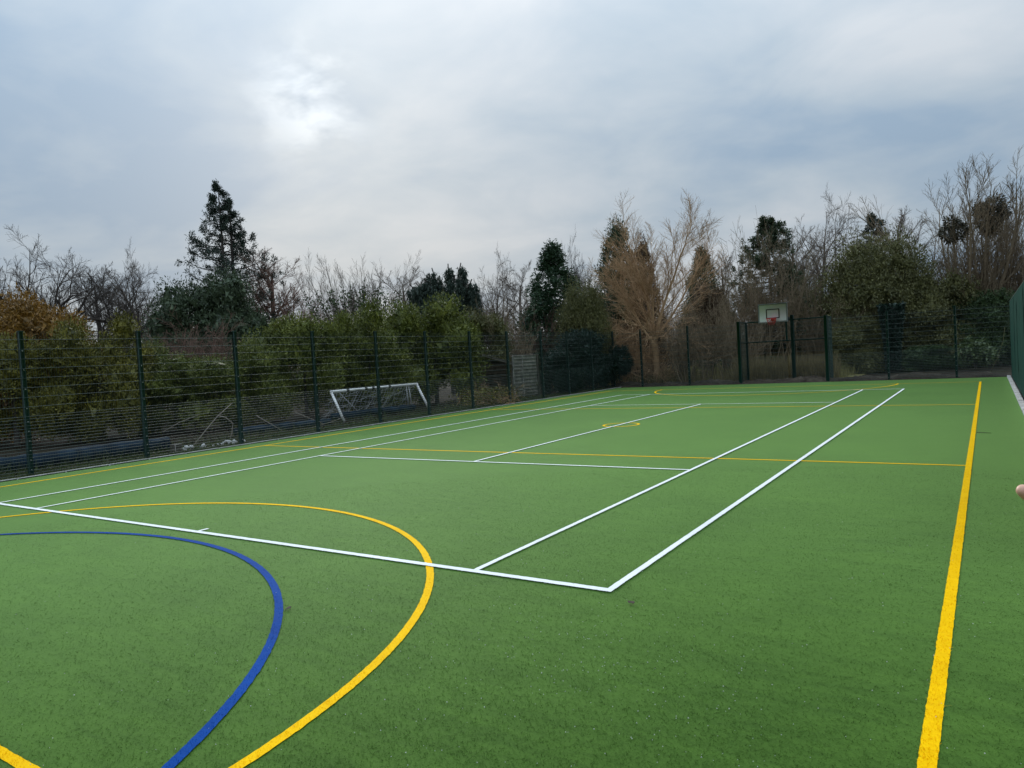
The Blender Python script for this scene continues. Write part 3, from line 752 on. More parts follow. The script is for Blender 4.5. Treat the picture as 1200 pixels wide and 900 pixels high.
# ------------------------------------------------------------------ a person beside the camera: only a fingertip reaches the picture
def person():
    Rx = nrmz(RIGHT * [1, 1, 0]); Fx = nrmz(FWD * [1, 1, 0]); Zx = np.array([0, 0, 1.])
    tip = look(1188.6, 567.5, .95)
    foot = CAM * [1, 1, 0] + Rx * .97 + Fx * .58
    root = thing('person', 'person mostly outside the picture, one pale pink fingertip reaching in at the right edge', 'person', foot)
    def at(r, f, z): return Rx * r + Fx * f + Zx * z
    def skin(name, verts, edges, rad, mat, rootv=0, parent=root, lv=2):
        me = bpy.data.meshes.new(name); me.from_pydata([tuple(v) for v in verts], edges, []); me.materials.append(mat)
        o = link(name, me, parent); o.modifiers.new('skin', 'SKIN'); 
        if not me.skin_vertices: me.attributes.new  # layer comes with the modifier
        for i, q in enumerate(rad): me.skin_vertices[0].data[i].radius = (q, q) if not isinstance(q, tuple) else q
        me.skin_vertices[0].data[rootv].use_root = True
        o.modifiers['skin'].use_smooth_shade = True
        sb = o.modifiers.new('sub', 'SUBSURF'); sb.levels = lv; sb.render_levels = lv; return o
    skin_m = plain('skin', (.68, .37, .26), .45, var=.12, scale=60)
    jack = plain('navy_jacket', (.02, .025, .04), .85); trou = plain('grey_trousers', (.05, .05, .055), .9); hairm = plain('brown_hair', (.05, .032, .02), .6); shoe = plain('black_shoe', (.02, .02, .02), .6); nailm = plain('nail', (.72, .45, .38), .3, var=.03)
    t0 = tip - foot
    d = nrmz(.80 * Rx - .60 * Zx + .10 * Fx); s = nrmz(np.cross(d, Fx)); s = s if s[2] < 0 else -s
    knuck = t0 + d * .075; wrist = t0 + d * .175 + s * .025; elbow = at(-.10, .24, 1.18); sh = at(-.19, .0, 1.43)
    V = [at(0, 0, .95), at(0, 0, 1.15), at(0, -.01, 1.38), at(0, 0, 1.50), at(0, .02, 1.60), at(0, .03, 1.70), at(0, .02, 1.77),
         at(-.09, 0, .90), at(-.10, .02, .50), at(-.10, -.02, .08), at(-.11, .12, .04), at(.09, 0, .90), at(.10, .02, .50), at(.10, -.02, .08), at(.11, .12, .04),
         sh, elbow, wrist, at(.19, 0, 1.43), at(.24, -.03, 1.13), at(.24, .06, .88), at(.24, .09, .80)]
    E_ = [(0,1),(1,2),(2,3),(3,4),(4,5),(5,6),(0,7),(7,8),(8,9),(9,10),(0,11),(11,12),(12,13),(13,14),(2,15),(15,16),(16,17),(2,18),(18,19),(19,20),(20,21)]
    rad = [.14,.12,.14,.055,.085,.088,.05,.085,.058,.04,.035,.085,.058,.04,.035,.055,.04,.026,.055,.04,.026,.03]
    palm = t0 + d * .125 + s * .02; i_p = len(V); V += [palm]; E_ += [(17, i_p)]; rad += [(.034, .018)]
    def finger(base, p1, p2, p3, r):
        a = len(V); V.extend([base, p1, p2, p3]); E_.extend([(i_p, a), (a, a+1), (a+1, a+2), (a+2, a+3)]); rad.extend([r * 1.12, r * 1.08, r, r * .78])
    finger(knuck, t0 + d * .045, t0 + d * .02, t0 + d * .007, .0100)
    for k, (o_, c_, rr) in enumerate(((.020, .030, .0088), (.040, .034, .0085), (.058, .034, .0075))):
        b_ = t0 + d * (.082 + .006 * k) + s * o_
        finger(b_, b_ - d * .022 - Fx * .020, b_ - d * .012 - Fx * (.020 + c_), b_ + d * .012 - Fx * (.016 + c_), rr)
    th = t0 + d * .125 - s * .012
    finger(th, th - d * .025 - s * .022 - Fx * .01, th - d * .05 - s * .026 - Fx * .016, th - d * .068 - s * .022 - Fx * .018, .0095)
    skin('body', V, E_, rad, skin_m, 0)
    def up(a, f=1.0): return [r * f if not isinstance(r, tuple) else r for r in a]
    skin('jacket', [V[0], V[1], V[2], V[3] - Zx * .03, V[15], V[16], V[16] * .12 + V[17] * .88, V[18], V[19], V[20]], [(0,1),(1,2),(2,3),(2,4),(4,5),(5,6),(2,7),(7,8),(8,9)], [.165,.15,.165,.075,.075,.06,.042,.075,.06,.045], jack, 1)
    skin('trousers', [V[0], V[7], V[8], V[9] + Zx * .02, V[11], V[12], V[13] + Zx * .02], [(0,1),(1,2),(2,3),(0,4),(4,5),(5,6)], [.15,.10,.075,.06,.10,.075,.06], trou, 0)
    for a, b_ in ((9, 10), (13, 14)): skin('shoe', [V[a] - Zx * .02, V[b_] + Fx * .03], [(0, 1)], [.052, .042], shoe, 0)
    skin('hair', [V[5] - Fx * .03, V[6] - Fx * .01], [(0, 1)], [.092, .07], hairm, 0)
    for sx in (-.032, .032):
        skin('eye', [at(sx, .105, 1.66), at(sx, .112, 1.66)], [(0, 1)], [.012, .009], shoe, 0)
    skin('nose', [at(0, .105, 1.655), at(0, .128, 1.625)], [(0, 1)], [.010, .013], skin_m, 0)
    skin('mouth', [at(-.022, .103, 1.585), at(0, .110, 1.583), at(.022, .103, 1.585)], [(0, 1), (1, 2)], [.005, .007, .005], nailm, 1)
person()

# ------------------------------------------------------------------ vegetation
def plant(name, label, cat, base, parts, group=None):
    """parts: (name, V, F, material) in world space"""
    base = np.array([base[0], base[1], 0.0]); t = thing(name, label, cat, base, group)
    for nm, V, F, mt in parts:
        o = link(nm, mesh_data(nm, V - base, F, mt, smooth=(nm in ('trunk', 'stems'))), t)
        if nm not in ('trunk', 'stem'): o['kind'] = 'stuff'
    return t
GT = 'bare winter trees beyond the fence'; GE = 'evergreen trees beyond the fence'; GH = 'green hedge bushes behind the left fence'; GS = 'bare thickets beyond the fence'

PROTO = {}
ANG = math.atan2(RIGHT[1], RIGHT[0])
def place(name, label, cat, base, proto, size, rot, mats, group=None):
    """a thing built from a shared unit prototype [(part name, mesh)], sized (x, y, z) in metres"""
    t = thing(name, label, cat, (base[0], base[1], 0.0), group)
    for (nm, me), mt in zip(proto, mats):
        o = link(nm, me, t); o.scale = size; o.rotation_euler = (0, 0, rot)
        o.material_slots[0].link = 'OBJECT'; o.material_slots[0].material = mt
        if nm not in ('trunk', 'stem'): o['kind'] = 'stuff'
    return t
def unit(parts, wid=None, dep=None, top=99.6):
    """scale the parts to a unit of width, depth and height; parts (name, V, F)"""
    X = np.vstack([v for _, v, _ in parts]); H_ = np.percentile(X[:, 2], top)
    w_ = wid or 2 * np.percentile(np.abs(X[:, 0]), 93); d_ = dep or w_
    return [(n_, mesh_data(n_, v / np.array([w_, d_, H_]), f_, MAT['oak'], smooth=n_ in ('trunk', 'stems'))) for n_, v, f_ in parts]

def wood_proto(style, variant, ivy=False):
    key = (style, variant, ivy)
    if key in PROTO: return PROTO[key]
    r = np.random.default_rng(1000 + 37 * variant + len(style)); Hh = 11.0; b = np.zeros(3); r0 = Hh * (.022 if style != 'multi' else .014)
    if style == 'oak':
        tf = .36
        tr = stems(r, b, [[0, 0, 1]], Hh * tf, r0, r0 * .85, 6, .04)
        n = 11; az = np.arange(n) * 2.39996 + r.normal(size=n) * .3; el = r.uniform(.15, 1.5, n)
        d = np.stack([np.cos(az) * np.cos(el), np.sin(az) * np.cos(el), np.sin(el) + .1], 1)
        st = np.repeat(tr[0][:, -1], n, 0) - np.array([0, 0, 1]) * r.uniform(0, Hh * tf * .25, (n, 1))
        l1 = stems(r, st, d, Hh * (1 - tf) * r.uniform(.85, 1.15, n), r0 * r.uniform(.42, .62, n), .02, 11, .20, .06)
        l2 = branch(r, *l1, 10, .52, (46, 13), 8, .15, .05, .12, 1.0, .55, .013, .3)
        l3 = branch(r, *l2, 8, .52, (42, 13), 5, .14, .05, .12, 1.0, .55, .0095)
        l4 = branch(r, *l3, 8, .62, (36, 13), 4, .11, .04, .1, 1.0, .65, .0065)
        tk, cr, sd = [tr, l1], [l2, l3, l4], ([8, 6], [4, 3, 3])
    elif style == 'up':
        tr = stems(r, b, [[0, 0, 1]], Hh * .9, r0, r0 * .15, 11, .035)
        l1 = branch(r, *tr, 24, .50, (37, 8), 9, .07, .05, .22, .98, .42, .012, .3, .6)
        l2 = branch(r, *l1, 12, .40, (34, 10), 6, .08, .05, .12, 1.0, .5, .0085)
        l3 = branch(r, *l2, 12, .55, (32, 10), 4, .09, .05, .1, 1.0, .6, .0062)
        tk, cr, sd = [tr, l1], [l2, l3], ([8, 5], [4, 3])
    elif style == 'multi':
        n = 16; a_ = r.random(n) * 6.283; sp = r.uniform(.05, .55, n)
        d = np.stack([np.cos(a_) * sp, np.sin(a_) * sp, np.ones(n)], 1); d[0, :2] = 0
        tr = stems(r, b + .5 * d * [1, 1, 0], d, Hh * r.uniform(.7, 1.0, n), r0 * r.uniform(.4, .8, n), .014, 10, .045, .03)
        l1 = branch(r, *tr, 15, .34, (24, 8), 7, .05, .07, .2, .98, .45, .010)
        l2 = branch(r, *l1, 10, .50, (24, 9), 5, .06, .07, .12, 1.0, .55, .007)
        l3 = branch(r, *l2, 3, .64, (24, 9), 3, .07, .05, .15, 1.0, .65, .0054)
        tk, cr, sd = [tr], [l1, l2, l3], ([6], [4, 3, 3])
    V1, Q1 = wood(tk, sd[0]); V2, Q2 = wood(cr, sd[1]); parts = [('trunk', V1, Q1), ('crown', V2, Q2)]
    if ivy:
        pts = np.vstack([(P[:, :-1] * .5 + P[:, 1:] * .5).reshape(-1, 3) for P, _ in tk] + [P.reshape(-1, 3) for P, _ in tk]); pts = pts[(pts[:, 2] > .28 * Hh) & (pts[:, 2] < .74 * Hh)]
        c = pts[r.integers(0, len(pts), 5200)] + r.normal(size=(5200, 3)) * [.17, .17, .34]
        V3, Q3 = leaf_quads(r, c, r.normal(size=(5200, 3)) + [0, 0, -.3], .17, .14); parts.append(('ivy', V3, Q3))
    PROTO[key] = unit(parts, top=98.6 if style == 'oak' else 99.4); return PROTO[key]
NV = dict(oak=2, up=3, multi=2)
def bare_tree(label, u, v, D, seed, cw=90, mat='grey', style='oak', dens=1.0, r0=None, trunk_frac=.4, ivy=None, group=GT):
    """cw: width of the crown in the picture (pixels of 1200)"""
    b, Hh = stand(u, v, D); W = cw / 845.99 * D; r = np.random.default_rng(seed)
    pr = wood_proto(style, seed % NV[style], bool(ivy)); sx = -1 if r.random() < .5 else 1
    mats = [MAT[mat], MAT[mat]] + ([MAT['f_ivy']] if ivy else [])
    return place('bare_tree', label, 'tree', b, pr, (W * sx, W, Hh), r.random() * 6.283, mats, group)

bare_tree('dark wide bare oak with twisting limbs at the far left of the row', 48, 287, 48, 11, 135, 'oak', 'oak', 1.0, trunk_frac=.36)
bare_tree('part of a dark bare oak cut by the left edge of the picture', -32, 290, 46, 12, 120, 'oak', 'oak', .9, trunk_frac=.36)
bare_tree('slim bare tree standing just right of the wide oak', 108, 312, 56, 13, 70, 'oak', 'up', .8)
bare_tree('dark bare tree with open crown midway between the oak and the tall conifer', 143, 303, 52, 14, 95, 'oak', 'oak', .8)
bare_tree('slim grey bare tree nearest to the left of the dark round evergreen', 178, 306, 56, 15, 70, 'grey', 'up', .9)
bare_tree('reddish brown bare tree just right of the tall dark conifer', 316, 296, 47, 16, 85, 'redb', 'up', 1.0)
bare_tree('low reddish bare tree with a spreading crown, second right of the tall conifer', 352, 328, 46, 17, 95, 'redb', 'oak', .8)
bare_tree('bare tree with several ivy clad stems fanning out above the green hedge', 419, 305, 42, 18, 90, 'grey', 'multi', 1.0, ivy=(.28, .72, 5200, 'f_ivy', .16))
bare_tree('faint bare tree between the ivy clad tree and the weeping conifer', 470, 316, 58, 19, 70, 'grey', 'up', .9)
bare_tree('grey bare tree just right of the weeping conifer', 577, 305, 52, 20, 65, 'grey', 'oak', .8)
bare_tree('grey bare tree just left of the cone shaped evergreen', 609, 305, 50, 21, 60, 'grey', 'up', .9)
bare_tree('small dark bare tree just right of the cone shaped evergreen', 674, 288, 50, 22, 45, 'oak', 'oak', .7)
bare_tree('pale thin bare tree behind the brown and green cypress', 703, 318, 58, 23, 60, 'grey', 'up', .8)
bare_tree('wide grey bare tree just right of the hoop side conifer', 958, 243, 50, 24, 105, 'grey', 'oak', 1.15)
bare_tree('grey bare tree behind the olive green bush tree', 925, 268, 56, 25, 70, 'grey', 'up', 1.0)
bare_tree('thin grey bare tree seen above the right of the olive bush tree', 1056, 250, 60, 26, 80, 'grey', 'up', 1.0)
bare_tree('tall many stemmed bare tree with dull ivy clumps at the far right', 1136, 196, 41, 27, 150, 'brownb', 'multi', 1.0, r0=.17)
bare_tree('bare tree behind the small dark conifer in the gap left of the hoop', 846, 296, 58, 28, 55, 'grey', 'up', 1.0)
bare_tree('bare brown tree cut by the right edge above the screened fence', 1212, 255, 40, 29, 110, 'brownb', 'multi', 1.0, r0=.12)

# the tan willow: leaning trunk, fanned fine crown
def willow():
    r = np.random.default_rng(41); b, Hh = stand(772, 226, 40.5); b[:2] = stand(771, 440, 40.5)[0][:2]
    tr = stems(r, b, [[.0, 0, 1]], 2.9, .19, .16, 5, .03)
    t0 = tr[0][0, -1]
    right = RIGHT * [1, 1, 0]; dep = FWD * [1, 1, 0]
    dirs = np.array([right * -.62 + [0, 0, 1], right * -.30 + dep * .3 + [0, 0, 1], right * .04 + [0, 0, 1.3], right * .30 - dep * .25 + [0, 0, 1.2], right * .55 + [0, 0, 1.15], right * -.1 - dep * .4 + [0, 0, 1]])
    ln = np.array([5.2, 6.0, 7.2, 7.4, 6.6, 5.6])
    l1 = stems(r, np.repeat(t0[None], 6, 0) - [0, 0, .15], dirs, ln, [.075, .08, .095, .10, .085, .07], .02, 11, .07, .03)
    l2 = branch(r, *l1, 14, .50, (32, 9), 8, .08, .07, .22, .98, .42, .010, .35, .3)
    l3 = branch(r, *l2, 15, .46, (32, 10), 6, .09, .05, .12, 1.0, .5, .0075)
    l4 = branch(r, *l3, 8, .64, (28, 10), 4, .09, .015, .12, 1.0, .6, .0048)
    top = max(P[:, :, 2].max() for P, _ in (l2, l3, l4)); k = Hh / top
    sc = lambda L: [((P - b) * [1, 1, k] + b, R) for P, R in L]
    low = stems(r, b + r.normal(size=(34, 3)) * [.5, .5, 0] + [0, 0, .2], r.normal(size=(34, 3)) * [1, 1, .2] + [0, 0, .75], r.uniform(1.5, 3.6, 34), .022, .006, 8, .10, -.03)
    low2 = branch(r, *low, 10, .5, (40, 14), 5, .14, .0, .2, 1.0, .6, .006)
    t1 = t0 + [0, 0, -.2]
    arch = stems(r, np.repeat(t1[None], 22, 0) + r.normal(size=(22, 3)) * .3, r.normal(size=(22, 3)) * [1.1, 1.1, .3] + [0, 0, .55], r.uniform(2.0, 4.6, 22), .032, .009, 9, .10, -.05)
    arch2 = branch(r, *arch, 12, .55, (38, 14), 6, .12, -.01, .15, 1.0, .55, .007)
    arch3 = branch(r, *arch2, 4, .6, (34, 14), 4, .13, -.02, .2, 1.0, .6, .006)
    V1, Q1 = wood(sc([tr, l1]), [10, 7]); V2, Q2 = wood(sc([l2, l3, l4]), [4, 3, 3]); V3, Q3 = wood([low, low2, arch, arch2, arch3], [4, 3, 5, 3, 3])
    plant('willow_tree', 'tall tan bare willow with fine fanned crown behind the fence left of the hoop', 'tree', b,
          [('trunk', V1, Q1, MAT['tan']), ('crown', V2, Q2, MAT['tan']), ('low_branches', V3, Q3, MAT['tan'])])
willow()

def thicket_proto(variant):
    key = ('thicket', variant)
    if key in PROTO: return PROTO[key]
    r = np.random.default_rng(1300 + variant); n = 105; W_, D_, H_ = 4.4, 2.4, 4.6
    base = np.stack([r.uniform(-.5, .5, n) * W_, r.uniform(-.5, .5, n) * D_, 0 * r.random(n)], 1)
    sp = (.24, .34, .30)[variant]
    d = r.normal(size=(n, 3)) * [sp, sp, 0] + [0, 0, 1]; edge = 1 - .45 * np.abs(base[:, 0] / (W_ / 2)) ** 2
    tr = stems(r, base, d, H_ * .95 * edge * r.uniform(.5, 1.0, n), r.uniform(.012, .036, n), .007, 7, .10, .02)
    l1 = branch(r, *tr, 9, .42, (36, 12), 5, .12, .03, .27, 1.0, .6, .007)
    l2 = branch(r, *l1, 6, .52, (38, 14), 4, .14, .02, .12, 1.0, .7, .0058)
    V1, Q1 = wood([tr], [4]); V2, Q2 = wood([l1, l2], [3, 3])
    PROTO[key] = unit([('stems', V1, Q1), ('twigs', V2, Q2)], W_, D_); return PROTO[key]
def thicket(label, u, v, D, width, depth, n, seed, mat, spread=.35, h=None, tw=(9, 6), group=GS):
    b, Hh = stand(u, v, D); Hh = h or Hh; r = np.random.default_rng(seed)
    return place('bare_thicket', label, 'shrub', b, thicket_proto(seed % 3), (width * (1 if seed % 2 else -1), depth, Hh * 1.02), ANG + (math.pi if r.random() < .5 else 0), [MAT[mat]] * 2, group)
thicket('grey brown bare thicket in front of the dark conifer beside the hoop', 896, 272, 42.5, 4.6, 3.0, 200, 51, 'brownb', .22)
thicket('low brown bare thicket between the willow and the goal recess', 832, 345, 39.5, 4.4, 2.6, 190, 52, 'brownb', .28)
thicket('tan tangled thicket at the foot of the willow on its left', 728, 372, 42, 4.2, 2.5, 110, 53, 'tan', .5)
thicket('reddish brown bare bush above the hedge left of the dark corner hedge', 640, 368, 42.5, 4.2, 2.0, 150, 54, 'redb', .35)
thicket('brown bare bush behind the shed', 573, 362, 37, 3.4, 2.0, 90, 55, 'brownb', .3)
thicket('reddish bare brush below the dark round evergreen', 232, 382, 31, 5.0, 2.0, 150, 56, 'redb', .35)
thicket('brown bare bush with fine upright shoots at the right end of the far hedge', 1165, 256, 41, 5.0, 3.0, 220, 57, 'brownb', .24)
thicket('grey bare thicket behind the mesh right of the hoop post', 985, 345, 41.5, 3.6, 2.2, 110, 58, 'brownb', .3)
thicket('olive bare thicket behind the goal recess', 930, 318, 45, 4.0, 2.5, 110, 59, 'olive', .3)
thicket('pale grey bare thicket left of the olive bush at mid row', 745, 330, 48, 6.0, 2.5, 110, 60, 'grey', .3)

thicket('tall grey thicket filling the gap behind the olive green bush tree', 1010, 292, 50, 9.0, 3.0, 240, 63, 'brownb', .25)
thicket('dense brown thicket behind the ivy clad trunk', 1085, 300, 45, 6.0, 2.5, 220, 64, 'olive', .28)
# ---- evergreens
def bush_proto(kind, variant, dense):
    """dense: leaves carried by the prototype; kinds: hedge, soft (open hedge), ell, open (airy ell), cone, column, spiky"""
    key = ('bush', kind, variant)
    if key in PROTO: return PROTO[key]
    r = np.random.default_rng(1500 + 11 * variant + sum(map(ord, kind)))
    if kind in ('hedge', 'soft'):
        W_, D_, H_, lr, nl = 3.4, 2.4, 3.6, .5, 46
        q = r.uniform(-1, 1, (nl, 3)); q[:, 2] = r.uniform(.06, 1, nl) ** .8; prof = 1 - .28 * np.abs(q[:, 0]) ** 3
        C = np.stack([q[:, 0] * (W_ / 2 - .2), q[:, 1] * (D_ / 2 - .2), (q[:, 2] * prof) * (H_ - lr * .8)], 1); R = lr * r.uniform(.65, 1.3, nl)
        V, F = leafy(r, C, R, dense, .11, .035 if kind == 'hedge' else .05, .5, 1.0, .8, .58, lo=.5, hi=1.12)
    elif kind in ('ell', 'open'):
        W_, D_, H_ = 5.6, 4.4, 5.0
        C, R = lumps_ellipsoid(r, [0, 0, H_ / 2], (W_ / 2, D_ / 2, H_ / 2), 52, .72)
        V, F = leafy(r, C, R, dense, .11 if kind == 'ell' else .12, .045, .3, 1.0, .8, .6 if kind == 'ell' else .34, lo=.5 if kind == 'ell' else .25, hi=1.03 if kind == 'ell' else 1.2)
    else:
        W_, D_, H_ = 5.4, 5.4, 10.0
        C, R = lumps_cone(r, [0, 0, 0], H_, W_ / 2, 95, .66, .6 if kind == 'cone' else .48)
        V, F = leafy(r, C, R, dense, .18, .065, .8 if kind == 'column' else .1, 1.0, .7, .5)
    P, Rr = stems(r, [0, 0, 0], [[0, 0, 1]], H_ * .6, .08, .04, 5, .02); Vt, Qt = tubes(P, Rr, 8)
    PROTO[key] = unit([('trunk', Vt, Qt), ('crown', V, F)], W_, D_); return PROTO[key]
BN = dict(hedge=(4, 30000), soft=(2, 24000), ell=(2, 34000), open=(1, 52000), cone=(2, 26000), column=(2, 24000))
def bush(name, label, u, v, D, width, depth, mat, seed, nl=26, lr=None, n=9000, L=.16, W=.06, up=.3, core=.62, kind='ell', group=GH, lift=0.0, cat='bush', h=None, p=.8, rnd=.6, hi=1.08, lo=.6):
    b, Hh = stand(u, v, D); r = np.random.default_rng(seed)
    if kind == 'cone' and p < .52: kind = 'column'
    if kind == 'hedge' and mat not in ('f_hedge', 'f_rust', 'f_rust2'): kind = 'soft'
    if kind == 'ell' and mat == 'f_olive': kind = 'open'
    nv, dn = BN[kind]; pr = bush_proto(kind, seed % nv, dn)
    return place(name, label, cat, b, pr, (width * (1 if r.random() < .5 else -1), depth, Hh), ANG + (math.pi if r.random() < .5 else 0), [MAT['oak'], MAT[mat]], group)

# hedge along the left fence, from the left edge towards the shed
bush('conifer_bush', 'rusty orange tinged conifer bush at the left edge behind the fence', 20, 344, 24.5, 4.6, 3.0, 'f_rust', 61, 44, .62, 56100, .10, .032, .6, .55, 'hedge', rnd=.8, lo=.5, hi=1.1)
bush('conifer_bush', 'dark lower bush in shade at the foot of the rusty conifer bush', 10, 395, 22.6, 4.2, 1.6, 'f_rust2', 62, 30, .5, 30600, .10, .032, .6, .5, 'hedge', rnd=.8, lo=.5, hi=1.1)
bush('conifer_bush', 'yellow green conifer bush between the first two fence posts', 110, 371, 23.5, 3.0, 2.6, 'f_rust2', 63, 40, .5, 51000, .10, .032, .6, .5, 'hedge', rnd=.8, lo=.5, hi=1.1)
bush('conifer_bush', 'dark round green bush behind the fence between the second and third posts', 225, 416, 25, 3.2, 2.4, 'f_hedge', 64, 36, .45, 43350, .10, .032, .6, .55, 'hedge', rnd=.8, lo=.5, hi=1.1)
bush('conifer_bush', 'bright tipped green bush behind the third fence post', 290, 400, 26.5, 2.4, 2.4, 'f_hedge', 65, 30, .45, 33150, .10, .032, .6, .55, 'hedge', rnd=.8, lo=.5, hi=1.1)
bush('conifer_bush', 'rounded green hedge bush left of the leaning white goal', 352, 371, 28.5, 3.4, 2.6, 'f_hedge', 66, 38, .52, 48450, .10, .032, .6, .55, 'hedge', rnd=.8, lo=.5, hi=1.1)
bush('conifer_bush', 'taller green hedge bush directly behind the leaning white goal', 428, 359, 30, 3.2, 2.8, 'f_hedge', 67, 38, .52, 48450, .10, .032, .6, .55, 'hedge', rnd=.8, lo=.5, hi=1.1)
bush('conifer_bush', 'broad green hedge bush below the weeping conifer', 505, 350, 33, 4.2, 2.8, 'f_hedge', 68, 40, .56, 48450, .10, .032, .6, .55, 'hedge', rnd=.8, lo=.5, hi=1.1)
bush('conifer_bush', 'dull olive hedge bush behind the small shed', 563, 366, 36, 2.6, 2.4, 'f_olive', 69, 28, .45, 28050, .10, .032, .6, .5, 'hedge', rnd=.8, lo=.5, hi=1.1)
bush('conifer_bush', 'dark green bush filling the gap behind the leaning goal, left of the weeping conifer', 466, 366, 34.5, 3.2, 1.6, 'f_hedge', 87, 36, .55, 26000, .11, .035, .5, .6, 'hedge', rnd=.8, lo=.5, hi=1.1)
bush('conifer_bush', 'dark green bush in the gap between the fourth and fifth fence posts', 390, 372, 32.5, 3.2, 1.6, 'f_hedge', 88, 36, .55, 26000, .11, .035, .5, .6, 'hedge', rnd=.8, lo=.5, hi=1.1)
bush('conifer_bush', 'shaded green bush behind the second fence post', 168, 402, 25.5, 2.0, 1.6, 'f_hedge', 89, 26, .42, 18000, .10, .032, .5, .6, 'hedge', rnd=.8, lo=.5, hi=1.1)
bush('corner_hedge', 'dense very dark green hedge filling the far left corner of the fence', 684, 387, 38.6, 3.4, 2.0, 'f_black', 70, 70, .55, 28000, .13, .07, .1, .6, 'hedge')
bush('corner_hedge', 'dark green side bush bulging from the right end of the corner hedge', 724, 402, 39.6, 1.7, 1.6, 'f_black', 71, 16, .36, 6000, .13, .07, .1, .5, 'ell')
bush('corner_hedge', 'dark ivy covered bush beside the grey board panel', 655, 410, 35.6, 1.9, 1.4, 'f_black', 72, 20, .40, 8000, .12, .07, .1, .55, 'hedge')
# far trees
bush('evergreen_tree', 'large dark round evergreen below the tall conifer', 238, 321, 37, 7.0, 5.0, 'f_dark', 73, 40, .85, 30000, .20, .08, .2, .62, 'ell', GE, .6, 'tree')
bush('evergreen_tree', 'cone shaped dark green evergreen at the middle of the tree row', 646, 288, 43, 6.6, 5.6, 'f_cone', 74, 100, .62, 30000, .17, .075, .1, .55, 'cone', GE, 0, 'tree', p=.6)
bush('evergreen_tree', 'dull olive evergreen right of the cone shaped tree', 684, 330, 40, 3.6, 2.8, 'f_olive', 75, 34, .6, 14000, .17, .06, .3, .5, 'ell', GE, 0, 'tree')
bush('evergreen_tree', 'tall narrow dark cypress left of the willow crown', 722, 263, 47, 5.4, 4.6, 'f_dark', 76, 90, .7, 30000, .19, .07, .8, .55, 'cone', GE, 0, 'tree', p=.48)
bush('evergreen_tree', 'browned rusty conifer standing against the tall cypress', 752, 283, 45, 3.4, 3.0, 'f_brown', 77, 80, .62, 30000, .18, .05, -.2, .35, 'cone', GE, 0, 'tree', p=.5)
bush('evergreen_tree', 'small dark cone shaped conifer between the willow and the hoop', 822, 292, 55, 5.4, 4.4, 'f_dark', 78, 60, .6, 14000, .22, .09, .3, .5, 'cone', GE, 0, 'tree', p=.55)
bush('evergreen_tree', 'rusty brown bush in front of the small dark conifer', 830, 330, 49, 3.4, 2.4, 'f_brown', 79, 26, .5, 7000, .16, .045, .1, 0, 'ell', GE, 0, 'tree')
bush('evergreen_tree', 'large round olive green bush tree right of the hoop', 1022, 276, 41.5, 7.8, 4.6, 'f_olive', 80, 84, .75, 80000, .12, .042, .4, .34, 'ell', GE, .3, 'tree', rnd=.9, hi=1.2, lo=.25)
bush('evergreen_bush', 'olive green bush filling the hedge below the tall many stemmed tree', 1100, 322, 40, 4.4, 2.4, 'f_olive', 81, 60, .6, 34000, .12, .045, .3, .45, 'hedge', None, rnd=.9)
bush('evergreen_bush', 'dark green holly like bush against the screened fence end', 1150, 342, 39.4, 4.2, 2.2, 'f_ivy', 82, 60, .55, 32000, .11, .06, .2, .5, 'hedge', None)
bush('evergreen_bush', 'low dark bush behind the mesh between hoop and ivy column', 1006, 372, 39.6, 3.0, 1.4, 'f_olive', 83, 44, .42, 20000, .11, .05, .2, .3, 'hedge', None, rnd=.9)
def laurel():
    r = np.random.default_rng(84); b, Hh = stand(1142, 400, 36.8); c = b + [0, 0, .25 + (Hh - .25) * .5]
    C, R = lumps_ellipsoid(r, c, (.85, .6, (Hh - .25) / 2), 16, .34); V, F = leafy(r, C, R, 1100, .20, .085, -.15, 1, .6, .55)
    P, Rr = stems(r, np.repeat(b[None], 5, 0), r.normal(size=(5, 3)) * [.3, .3, 0] + [0, 0, 1], Hh * .7, .03, .012, 5, .05); Vt, Qt = tubes(P, Rr, 6)
    plant('laurel_bush', 'small bush with large pale glossy leaves near the end of the screened fence', 'bush', b, [('stems', Vt, Qt, MAT['oak']), ('crown', V, F, MAT['f_laurel'])])
laurel()
def ivy_column():
    r = np.random.default_rng(85); b, Hh = stand(1044, 352, 38.6)
    P, R = stems(r, b, [[0, 0, 1]], Hh * .95, .14, .06, 8, .03); Vt, Qt = tubes(P, R, 8)
    n = 7000; t = r.random(n); a = r.random(n) * 6.283; rad = (.28 + .30 * t ** 1.5) * r.uniform(.5, 1.1, n)
    p = b + np.stack([np.cos(a) * rad, np.sin(a) * rad, .15 + t * Hh * .92], 1)
    V, Q = leaf_quads(r, p, np.stack([np.cos(a), np.sin(a), -.5 + 0 * a], 1) + .6 * r.normal(size=(n, 3)), .13, .11)
    plant('ivy_clad_trunk', 'upright trunk thickly clad in dark green ivy right of the hoop', 'tree', b, [('trunk', Vt, Qt, MAT['oak']), ('ivy', V, Q, MAT['f_black'])])
ivy_column()

